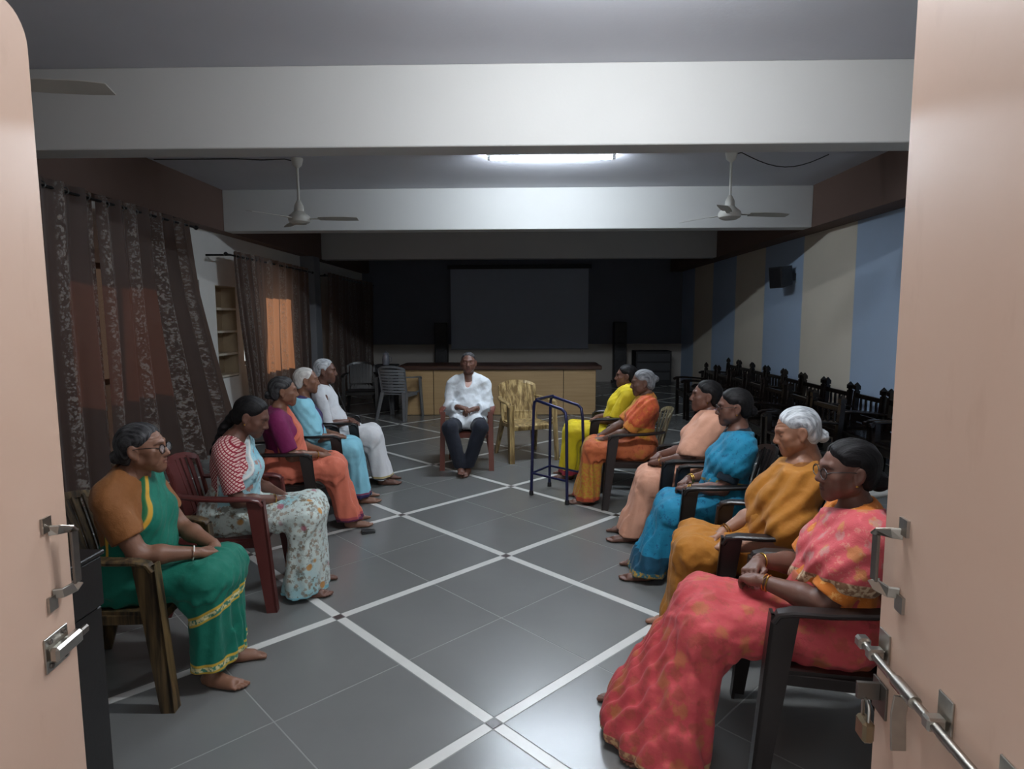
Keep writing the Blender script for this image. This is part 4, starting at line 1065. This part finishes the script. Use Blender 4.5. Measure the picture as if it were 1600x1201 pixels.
            def f(p, ex=ex, off=off, kk=kk, fa=fa, wl_=wl_, dirn=dirn, sd0=sd0, msk=msk):
                q = toq(p); d = tq(q)
                for e in ex: d = smin(d, e(p), kk)
                d = d - off + fa * np.sin((q @ dirn) * 2 * PI / wl_ + 3.2 * wob(q, 6, sd0)) * (.6 + .5 * wob(q, 8, sd0 + 1)) + fa * .8 * crease(q, 20, sd0)
                return smax(d, msk(p), .006)
            epl = g_.get('ep')
            def edge(V, msk=msk, mq=mq, epl=epl):
                if epl is None: return -msk(V.astype(F32))
                q = toq(V.astype(F32)); return np.min([-mq[i](q) for i in epl], axis=0)
            lo[2] = Pz - .12; hi[1] = g_.get('ymax', .45)
        elif typ == 'collar':
            n0 = T((0, -.012 + hunch * .7, .40)); n1 = necktop; cc = cone(n0, n1, .074, .064)
            wedge = g_.get('wedge', .030)
            def f(p, cc=cc):
                q = toq(p); d = cc(p) - .004
                d = np.maximum(d, -(cc(p) + .006)); d = smax(d, .425 - q[:, 2] - .25 * q[:, 1] * 0 - .35 * np.maximum(0, q[:, 1]) * -1, .003); d = smax(d, q[:, 2] - .487 + .55 * q[:, 1], .003)
                return smax(d, (wedge * (.3 + (q[:, 2] - .40) / .06) - np.abs(q[:, 0])) * .8 * (q[:, 1] > 0) - 10 * (q[:, 1] <= 0), .002)
            lo[0], hi[0], lo[1], hi[1], lo[2] = -.14, .14, -.22, .2, Pz + .3; hc = min(hc, .006)
        elif typ == 'trousers':
            pr = [ell((0, -.01, Pz + .01), (.185 * B, .145 * B, .12))]
            lf = [union([cone(hips[q], knees[q], .100, .078), cone(knees[q], ank[q] + V3(0, 0, -.02), .076, .066)], .03) for q in (-1, 1)]
            def f(p, pr=pr, lf=lf):
                d = smin(smin(lf[0](p), lf[1](p), .02), pr[0](p), .05)
                d = d + .005 * crease(p, 17, 2)
                return smax(smax(d, .075 - p[:, 2], .006), p[:, 2] - Pz - .12, .01)
            hi[2] = Pz + .16
        Vv, Qq = nets(f, lo, hi, hc)
        if len(Vv): link(nm, np_mesh(nm, Vv, Qq, mat, {'edge': edge(Vv)} if edge else None), root)
    # ---- small things worn
    M4 = Matrix([list(map(float, Rh[i])) + [float(Hc[i])] for i in range(3)] + [[0, 0, 0, 1]])
    if glasses:
        gl = MB()
        for sg in (-1, 1):
            gl.torus(M4 @ Matrix.Translation((sg * .036, .099, -.004)) @ Matrix.Rotation(PI / 2 + .08, 4, 'X'), .027, .0019, 22, 6, .0205)
            gl.tube([M4 @ Vector(v) for v in ((sg * .062, .096, .004), (sg * .068, .080, .008), (sg * .079, .02, .010), (sg * .080, -.012, .006), (sg * .078, -.022, -.012))], .0017, 6)
        gl.tube([M4 @ Vector(v) for v in ((-.010, .100, .001), (0, .104, .005), (.010, .100, .001))], .0018, 6)
        gg = obj('spectacles', gl, M_rim, root, True)
        for sg in (-1, 1): obj('lens', MB().lathe([(.026, 0), (.026, .0008)], n=20).xf(M4 @ Matrix.Translation((sg * .036, .099, -.004)) @ Matrix.Rotation(PI / 2 + .08, 4, 'X') @ Matrix.Diagonal((1, .8, 1, 1))), M_lens, gg)
    for sd_, cnt, bmat in (bangles or []):
        S_, E_, W_ = A_[0 if sd_ < 0 else 1]; ax = Vector((W_ - E_).tolist()).normalized()
        for k in range(cnt):
            c_ = Vector(W_.tolist()) - ax * (.018 + .013 * k)
            obj('bangle', MB().torus(Matrix.Translation(c_) @ ax.to_track_quat('Z', 'Y').to_matrix().to_4x4(), .031, .0032, 22, 6), bmat, root, True)
    if necklace:
        for i_, (rr, zz) in enumerate(((.082, .452), (.098, .430))[:necklace]):
            Mn = Matrix([list(map(float, Rt[i])) + [float(T((0, .012 + hunch * .6, zz))[i])] for i in range(3)] + [[0, 0, 0, 1]]) @ Matrix.Rotation(-.5, 4, 'X')
            obj('necklace', MB().torus(Mn, rr * .92, .0022, 30, 5, rr * 1.12), M_gold, root, True)
    if earring:
        for sg in (-1, 1): obj('earring', MB().lathe([(.001, -.005), (.005, -.003), (.0055, .001), (.001, .005)], n=10).xf(M4 @ Matrix.Translation((sg * .080, -.002, -.042))), M_gold, root, True)
    root_info = dict(root=root, HS=HS, T=T, Hc=Hc, M4=M4, A=A_, Pz=Pz, knees=knees, ank=ank)
    INFO.append(root_info); return root_info
# ------------------------------------------------------------------ the people and their chairs
SK1 = m_skin('skin_brown', '#7d5845', '#6a3f36', '#241c1a'); SK2 = m_skin('skin_deep_brown', '#644438', '#4a2a26', '#15100f')
SK3 = m_skin('skin_light_brown', '#8d6550', '#7a4b42', '#4a403b'); SK4 = m_skin('skin_dark', '#5d4236', '#50302a', '#3a3330')
H_black = m_hair('hair_black', '#080708', '#191719'); H_dgrey = m_hair('hair_dark_grey', '#1f1e20', '#5a5a5c', .42, .70)
H_grey = m_hair('hair_grey', '#45464a', '#8d8f92', .35, .62); H_white = m_hair('hair_white', '#a3a19c', '#d9d7d2', .3, .6)
H_silver = m_hair('hair_silver', '#6d7176', '#c9ced2', .36, .58)
Wm = dict(line='woman', thick=.010, part=1); BUN = [((0, -.112, -.035), (.036, .030, .034))]
def sit(label, pos, face, mat, kind='v', fwd=.03, s=.965, **kw):
    a = math.radians(face); return plastic_chair(label, (pos[0] + fwd * math.cos(a), pos[1] + fwd * math.sin(a), 0), face, mat, kind, scale=s, **kw)
UP = ((0, .0, .455), (.10, .30, .86))     # neck-side plane helpers are written per drape
def pallu(name, mat, s_hi=.085, s_lo=None, yb=-.06, side=-1, tilt=(.85, .53), **kw):
    """sari end over the left shoulder (side=-1): slab across the chest"""
    nx, nz = tilt; n = (-side * nx, 0, nz); c = (side * .03, 0, .27)
    q = [((c[0] + n[0] * s_hi, 0, c[2] + n[2] * s_hi), n)]
    if s_lo is not None: q.append(((c[0] + n[0] * s_lo, 0, c[2] + n[2] * s_lo), (-n[0], 0, -n[2])))
    if yb is not None: q.append(((0, yb, 0), (0, -1, 0)))
    d = dict(t='drape', n=name, m=mat, off=.027, q=q, fdir=n); d.update(kw); return d

GOLDB = ('#b89a3a', '#d8c26a')
# --- left row -----------------------------------------------------
c_green = cloth('green_silk', '#0c6a57', border=[(0, .012, '#c9a83e'), (.012, .034, ('#3f7f6a', '#d9cf9a')), (.034, .046, '#c9a83e'), (.235, .245, '#c9a83e'), (.245, .268, ('#3f7f6a', '#d9cf9a')), (.268, .28, '#c9a83e')])
c_greend = cloth('green_silk_drape', '#0c6a57', border=[(0, .006, '#2a6a3a'), (.006, .020, '#c99c34')])
c_brownb = cloth('brown_blouse', '#86552c')
G = (-1.71, 2.60)
person('woman in green sari with brown blouse and spectacles, seated nearest the left door', G, 4, .94, .0062, SK1, H_dgrey, dict(Wm, bun=BUN),
       [dict(t='skirt', n='sari_skirt', m=c_green, seed=1.0, hem=.10, slant=.45), dict(t='blouse', n='blouse', m=c_brownb, sleeve=.68, loose=.008, neck=((0, .055, .515), (.075, .085, .085)), fold=.004),
        pallu('sari_drape', c_greend, .165, None, -.02, seed=2.)],
       recl=0, hunch=.03, head=(4, 2, 0), hoff=(0, .01, -.03), bulk=1.06, hands='clasp', handy=.11, handz=-.005, glasses=True, bangles=[(1, 1, m_plain('white_bangle', '#d8d4cc', .3))], knee=(.11, .40, None), ankle=(.10, .37), foot_out=14, head_o=dict(age=1.0))
sit('olive brown wood-grain plastic chair under the woman in green sari', G, 4, C_olive, fwd=0.0)

c_red = cloth('red_lattice_blouse', '#8f1f33', pats=[('lattice', 46, '#d9b8b0')])
c_flor = cloth('white_floral_sari', '#c3d0cb', pats=[('blotch', 3.2, '#86b9c0', .8), ('scribble', 24, '#6a5c44', .8), ('scribble', 15, '#5c5142', .6), ('flowers', 26, '#8a6a4a', .6), ('spots', 9, '#b8823a', .9, .22), ('spots', 7.3, '#a8556a', .8, .18)], border=[(0, .02, '#7fb8c4')])
c_flor2 = cloth('blue_floral_sari', '#9fc9d2', pats=[('blotch', 4.2, '#4fa9c4', .85), ('scribble', 24, '#47707c', .7), ('flowers', 17, '#b06a50', .75), ('spots', 8, '#c2566e', .8, .24)], border=[(0, .010, '#dfe3df')])
W_ = (-1.68, 3.43)
person('woman in floral white and blue sari with red lattice blouse, head bowed', W_, 10, .94, .0068, SK2, H_black, dict(Wm, tail=[((0, -.095, -.03), (.0, -.125, -.13), .034, .026), ((0, -.125, -.13), (.0, -.13, -.30), .026, .018)], low=-.32),
       [dict(t='skirt', n='sari_skirt', m=c_flor, seed=2.3, hem=.025, flare=1.35, fold=.007), dict(t='blouse', n='blouse', m=c_red, sleeve=.80, loose=.004, neck=((0, .03, .515), (.085, .12, .085))),
        pallu('sari_drape', c_flor2, .155, None, -.03, seed=4., fold=.005)],
       recl=-4, hunch=.045, head=(-4, -24, 0), hoff=(0, .03, -.02), bulk=.98, hands='low', handy=.04, handz=-.005, knee=(.12, .49, None), ankle=(.11, .43), feet=True, bangles=[(1, 1, M_gold)], head_o=dict(age=.3), earring=True, necklace=2)
sit('maroon plastic chair under the woman with red lattice blouse', W_, 10, C_maroon, fwd=.02)

c_purp = cloth('magenta_blouse', '#74184f', border=None); c_oran = cloth('orange_sari', '#d3745c', border=[(0, .03, '#5a2848'), (.03, .05, '#a84a52')])
c_orand = cloth('orange_sari_drape', '#d3745c')
O_ = (-1.78, 4.50)
person('woman in orange sari with magenta blouse, third in the left row', O_, 20, .93, .0085, SK1, H_dgrey, dict(Wm, bun=BUN),
       [dict(t='skirt', n='sari_skirt', m=c_oran, seed=3.1, hem=.06, fold=.007), dict(t='blouse', n='blouse', m=c_purp, sleeve=.85, loose=.006), pallu('sari_drape', c_orand, .155, None, -.02, seed=5.)],
       recl=3, hunch=.02, head=(0, -3, 0), bulk=1.08, hands={-1: ((-.06, .30, .625), (.35, .9, -.2), (-.3, .1, 1), 'relaxed'), 1: ((.10, .27, .63), (-.30, .92, -.18), (.25, .1, 1), 'relaxed')},
       knee=(.11, .40, None), ankle=(.09, .50), bangles=[(1, 1, M_gold)], head_o=dict(age=.7, w=1.03), necklace=1)
sit('dark brown plastic chair under the woman in orange sari', O_, 20, C_dark, fwd=-.03)

c_sky = cloth('sky_blue_sari', '#86c4d6', border=[(0, .035, '#2c2450'), (.035, .05, '#8a3a5a')]); c_skyd = cloth('sky_blue_shawl', '#8ccbdc', border=[(0, .022, '#28264e'), (.022, .028, '#7a3a6a')])
c_vio = cloth('violet_blouse', '#3b2a5c')
Bp = (-1.82, 5.16)
person('white-haired woman wrapped in a sky blue sari with navy border', Bp, 18, .95, .0092, SK1, H_white, dict(line='high', thick=.005),
       [dict(t='skirt', n='sari_skirt', m=c_sky, seed=4.4, hem=.06, fold=.007), dict(t='blouse', n='blouse', m=c_vio, sleeve=.85, loose=.006),
        dict(t='drape', n='sari_drape', m=c_skyd, off=.022, arm=[-1, 1], armlen=.8, k=.08, armflare=.012, q=[((.03, 0, .2), (.80, .45, .12)), ((0, 0, .485), (0, .25, 1))] if False else [((.015, .09, .25), (-.62, .75, .1)), ((0, 0, .49), (0, .2, 1))], ep=[0], fold=.006, seed=6.)],
       recl=5, hunch=.02, head=(2, -2, 0), hands={-1: ((-.06, .25, .615), (.45, .85, -.2), (-.3, .1, 1), 'relaxed'), 1: ((.08, .23, .63), (-.35, .9, -.18), (.25, .1, 1), 'relaxed')}, knee=(.10, .38, None), ankle=(.09, .44), head_o=dict(age=1.0, w=.97, jaw=.9))
sit('dark plastic chair under the white-haired woman in sky blue', Bp, 18, C_black)

c_wsh = cloth('white_shirt', '#d5d8dc', rough=.8, var=.03); c_wmu = cloth('white_wrap', '#d8d8da', rough=.8, var=.03, border=[(0, .012, '#2b2a33'), (.012, .03, '#b9a878')])
Mp = (-1.82, 5.80)
mi = person('grey-haired man in white shirt and white wrap at the far end of the left row', Mp, 12, .99, .0095, SK2, H_silver, dict(line='man', thick=.007),
       [dict(t='skirt', n='wrap', m=c_wmu, seed=5.2, hem=.07, fold=.006), dict(t='shirt', n='shirt', m=c_wsh, sleeve=1.08, loose=.012, tail=True, neck=((0, .05, .52), (.062, .075, .075)), fold=.006), dict(t='collar', n='collar', m=c_wsh)],
       recl=8, hunch=.01, head=(-2, -3, 0), woman=False, hands='clasp', handy=-.04, handz=.02, knee=(.11, .39, None), ankle=(.09, .47), head_o=dict(age=.8, neck=1.08))
obj('neck_cord', MB().tube([tuple(float(v) for v in mi['T'](q_)) for q_ in ((-.045, .130, .40), (-.040, .143, .34), (-.036, .158, .27), (-.034, .172, .19))], lambda t: .0065 if t < .15 else .003, 6), M_blk, mi['root'], True)
sit('dark plastic chair under the man in white shirt and wrap', Mp, 12, C_black)

# --- man at the far end --------------------------------------------
c_trou = cloth('dark_navy_trousers', '#1b1f2a', rough=.8); c_wsh2 = cloth('white_long_shirt', '#d3d9de', rough=.8, var=.03); c_vest = cloth('pinkish_vest', '#c9a79c', var=.05)
Np = (-.59, 6.66)
person('man in untucked white shirt and dark trousers seated facing the door', Np, 270, 1.0, .0085, SK2, H_dgrey, dict(line='man', thick=.007),
       [dict(t='trousers', n='trousers', m=c_trou), dict(t='shirt', n='shirt', m=c_wsh2, sleeve=1.72, loose=.016, tail=True, neck=((0, .085, .47), (.042, .09, .115)), fold=.008, seed=7.), dict(t='collar', n='collar', m=c_wsh2), dict(t='blouse', n='undershirt', m=c_vest, sleeve=.2, off=.004, neck=((0, .06, .50), (.06, .09, .085)), fold=.001)],
       recl=7, head=(2, 4, 0), woman=False, hands='clasp', handz=.05, handy=-.03, knee=(.155, .44, None), ankles={-1: (-.018, .44), 1: (.045, .47)}, foot_out=-8, head_o=dict(age=.7, neck=1.1, w=1.02), cross=True)
sit('reddish brown plastic chair under the man in dark trousers', Np, 270, C_redbr)

# --- right row ------------------------------------------------------
c_pinkp = [('scribble', 34, '#b8574a', .55), ('blotch', 7, '#b03a44', .5), ('flowers', 13, '#8a4a30', .4), ('scribble', 20, '#96463e', .45), ('flowers', 9.5, '#a07838', .4)]
c_pink = cloth('coral_pink_sari', '#b9484c', pats=c_pinkp, border=[(0, .03, ('#8a5a48', '#b8926a'))])
c_pinkd = cloth('coral_pink_drape', '#c6545a', pats=[('scribble', 40, '#c98a78', .6), ('flowers', 11, '#b8883e', .6), ('flowers', 14, '#a0938a', .45)], border=[(0, .045, ('#8e6a50', '#c9b090'))])
c_orblo = cloth('orange_print_blouse', '#c9742c', pats=[('scribble', 28, '#e0a860', .7)])
Kp = (1.12, 2.17)
person('woman in coral pink printed sari and spectacles, seated nearest the right door', Kp, 168, .93, .0058, SK2, H_black, dict(Wm, thick=.012, bun=[((0, -.115, -.045), (.042, .034, .040))]),
       [dict(t='skirt', n='sari_skirt', m=c_pink, seed=6.1, hem=.03, flare=1.7, fold=.0065, mid=1.3, k=.11), dict(t='blouse', n='blouse', m=c_orblo, sleeve=.86, loose=.010, neck=((0, .055, .52), (.085, .09, .085))),
        dict(t='drape', n='sari_drape', m=c_pinkd, off=.020, arm=[-1], armlen=.42, armflare=.015, k=.08, q=[((.10, 0, .40), (.88, .0, .48)), ((0, 0, .165), (-.25, -.05, -1)), ((0, .02, .475), (.25, .2, 1))], ep=[1], fold=.006, wl=.06, seed=7.)],
       recl=8, hunch=.02, hoff=(0, .01, -.012), head=(8, -2, 0), bulk=1.12, hands='clasp', handz=.075, handy=.05, glasses=True, bangles=[(-1, 2, M_gold), (1, 1, M_gold)], earring=True, knee=(.15, .50, None), ankles={-1: (-.25, .62), 1: (.10, .74)}, head_o=dict(age=.4, w=1.03, jaw=1.05))
sit('black-brown plastic chair under the woman in coral pink sari', Kp, 168, C_dark)

c_must = cloth('mustard_sari', '#a56c24', var=.12)
Up = (1.19, 2.86)
person('silver-haired woman wrapped in a plain mustard sari', Up, 165, .94, .0066, SK3, H_silver, dict(line='woman', thick=.008, bun=[((0, -.110, -.05), (.035, .03, .034))]),
       [dict(t='skirt', n='sari_skirt', m=c_must, seed=7.7, hem=.05, fold=.008), dict(t='blouse', n='blouse', m=cloth('dark_mustard_blouse', '#7a4a1c'), sleeve=.7),
        dict(t='drape', n='sari_drape', m=c_must, off=.024, arm=[-1, 1], armlen=.75, k=.09, armflare=.012, q=[((0, .0, .50), (.0, .42, 1)), ((.16, 0, .3), (1, .15, .15))], fold=.0075, wl=.08, seed=8.)],
       recl=13, hunch=.035, head=(6, -14, 0), hands={-1: ((-.20, .22, .585), (.62, .75, -.2), (-.3, .2, 1), 'relaxed'), 1: ((-.02, .26, .595), (-.75, .6, -.2), (.3, .2, 1), 'half')}, bangles=[(-1, 2, M_gold), (1, 2, M_gold)], knee=(.12, .42, None), ankle=(.10, .46), head_o=dict(age=1.0))
sit('dark brown plastic chair under the woman in mustard sari', Up, 165, C_dark)

c_blue = cloth('bright_blue_sari', '#1c7c9e', pats=[('scribble', 30, '#0f4f74', .75)], border=[(0, .045, ('#a8873e', '#2f5f6a')), (.045, .15, '#17485f')])
c_blued = cloth('bright_blue_drape', '#1f80a3', pats=[('scribble', 42, '#0e5578', .75)], border=[(0, .022, ('#b89a4e', '#8a7a44'))])
Lp = (1.20, 3.66)
person('woman in bright blue sari with gold border and spectacles', Lp, 170, .93, .0078, SK2, H_black, dict(Wm, thick=.012, bun=BUN),
       [dict(t='skirt', n='sari_skirt', m=c_blue, seed=8.3, hem=.04, flare=1.25, fold=.008), dict(t='blouse', n='blouse', m=cloth('dark_blue_blouse', '#12222e'), sleeve=.8, loose=.008),
        dict(t='drape', n='sari_drape', m=c_blued, off=.020, arm=[-1], armlen=.36, k=.08, armflare=.012, q=[((.08, 0, .40), (.88, .0, .48)), ((0, 0, .13), (-.2, -.05, -1)), ((0, .02, .475), (.25, .2, 1))], ep=[0, 1], fold=.005, wl=.05, seed=9.)],
       recl=10, hunch=.03, head=(2, -5, 0), glasses=True, earring=True, hands='clasp', bangles=[(-1, 2, M_gold), (1, 2, M_gold)], knee=(.12, .35, .46), ankle=(.11, .48), head_o=dict(age=.4))
sit('black plastic chair under the woman in bright blue sari', Lp, 170, C_black)

c_peach = cloth('peach_sari', '#d19a80', var=.08, pats=[('scribble', 26, '#c08468', .4)])
c_peachd = cloth('peach_drape', '#d9a288', var=.06)
Pp = (1.22, 4.32)
person('woman in plain peach sari with dark hair tied back', Pp, 172, .95, .0086, SK2, H_black, dict(Wm, bun=BUN, thick=.009),
       [dict(t='skirt', n='sari_skirt', m=c_peach, seed=9.1, hem=.06, fold=.007), dict(t='blouse', n='blouse', m=cloth('lilac_print_blouse', '#b39aa8', pats=[('scribble', 40, '#8a6a80', .6)]), sleeve=.7),
        dict(t='drape', n='sari_drape', m=c_peachd, off=.020, arm=[-1], armlen=.80, k=.08, armflare=.018, q=[((.04, 0, .38), (.86, .0, .50)), ((0, 0, .13), (-.25, -.05, -1)), ((0, .02, .49), (.25, .1, 1))], fold=.006, wl=.06, seed=10.)],
       recl=9, hunch=.01, head=(0, 3, 0), earring=True, hands='clasp', handy=.05, bangles=[(-1, 1, M_gold)], hoff=(0, 0, -.03), knee=(.11, .36, .46), ankle=(.095, .48), head_o=dict(age=.5))
sit('dark plastic chair under the woman in peach sari', Pp, 172, C_black)

c_oy = cloth('orange_yellow_sari', '#b8623a', pats=[('blotch', 5.0, '#b0882e', .95), ('scribble', 30, '#8f2f2a', .5)], border=[(0, .03, '#a8452e'), (.03, .34, ('#b0882e', '#b56a34'))])
c_oyd = cloth('orange_yellow_drape', '#cc6238', pats=[('vines', 15, '#b8372e', .5), ('scribble', 26, '#d99a3e', .5)], border=[(0, .09, ('#c09430', '#bd8432'))])
Yp = (.98, 5.26)
person('grey-haired woman in orange and yellow printed sari behind the walking frame', Yp, 174, .94, .0092, SK4, H_grey, dict(Wm, bun=[((0, -.118, .02), (.034, .030, .032))], thick=.009),
       [dict(t='skirt', n='sari_skirt', m=c_oy, seed=10.2, hem=.05, flare=1.25, fold=.007), dict(t='blouse', n='blouse', m=c_oyd, sleeve=.95, loose=.012),
        dict(t='drape', n='sari_drape', m=c_oyd, off=.020, arm=[-1], armlen=.55, k=.08, q=[((.05, 0, .40), (.86, .0, .50)), ((0, 0, .10), (-.15, -.05, -1)), ((0, .02, .48), (.2, .15, 1))], ep=[0, 1], fold=.006, wl=.06, seed=11.)],
       recl=9, hunch=.03, hoff=(0, 0, -.03), head=(4, -6, 0), hands={-1: ((-.10, .31, .60), (.25, .95, -.15), (-.3, .1, 1), 'relaxed'), 1: ((.07, .33, .605), (-.25, .95, -.15), (.3, .1, 1), 'relaxed')}, knee=(.12, .42, None), ankle=(.11, .46), head_o=dict(age=1.0))
sit('dark plastic chair with taupe back under the woman in orange and yellow sari', Yp, 174, C_dark, backmat=C_taupe)

c_yel = cloth('bright_yellow_sari', '#d6c01e', pats=[('blotch', 4.0, '#b89a1a', .5)], border=[(0, .05, '#8f2a3a')])
Zp = (.93, 6.05)
person('woman in bright yellow sari at the far end of the right row', Zp, 172, .95, .0095, SK2, H_black, dict(Wm, bun=BUN),
       [dict(t='skirt', n='sari_skirt', m=c_yel, seed=11.4, hem=.06, flare=1.15, fold=.007), dict(t='blouse', n='blouse', m=cloth('yellow_blouse', '#c9b01e'), sleeve=.98, loose=.014),
        pallu('sari_drape', cloth('yellow_drape', '#d8c224', pats=[('blotch', 6, '#c9a01e', .5)]), .06, None, -.08, seed=12.)],
       recl=10, head=(0, 0, 0), hoff=(0, 0, -.05), hands='clasp', knee=(.11, .48, None), ankle=(.10, .50), head_o=dict(age=.5))
sit('dark plastic chair under the woman in bright yellow sari', Zp, 172, C_black)
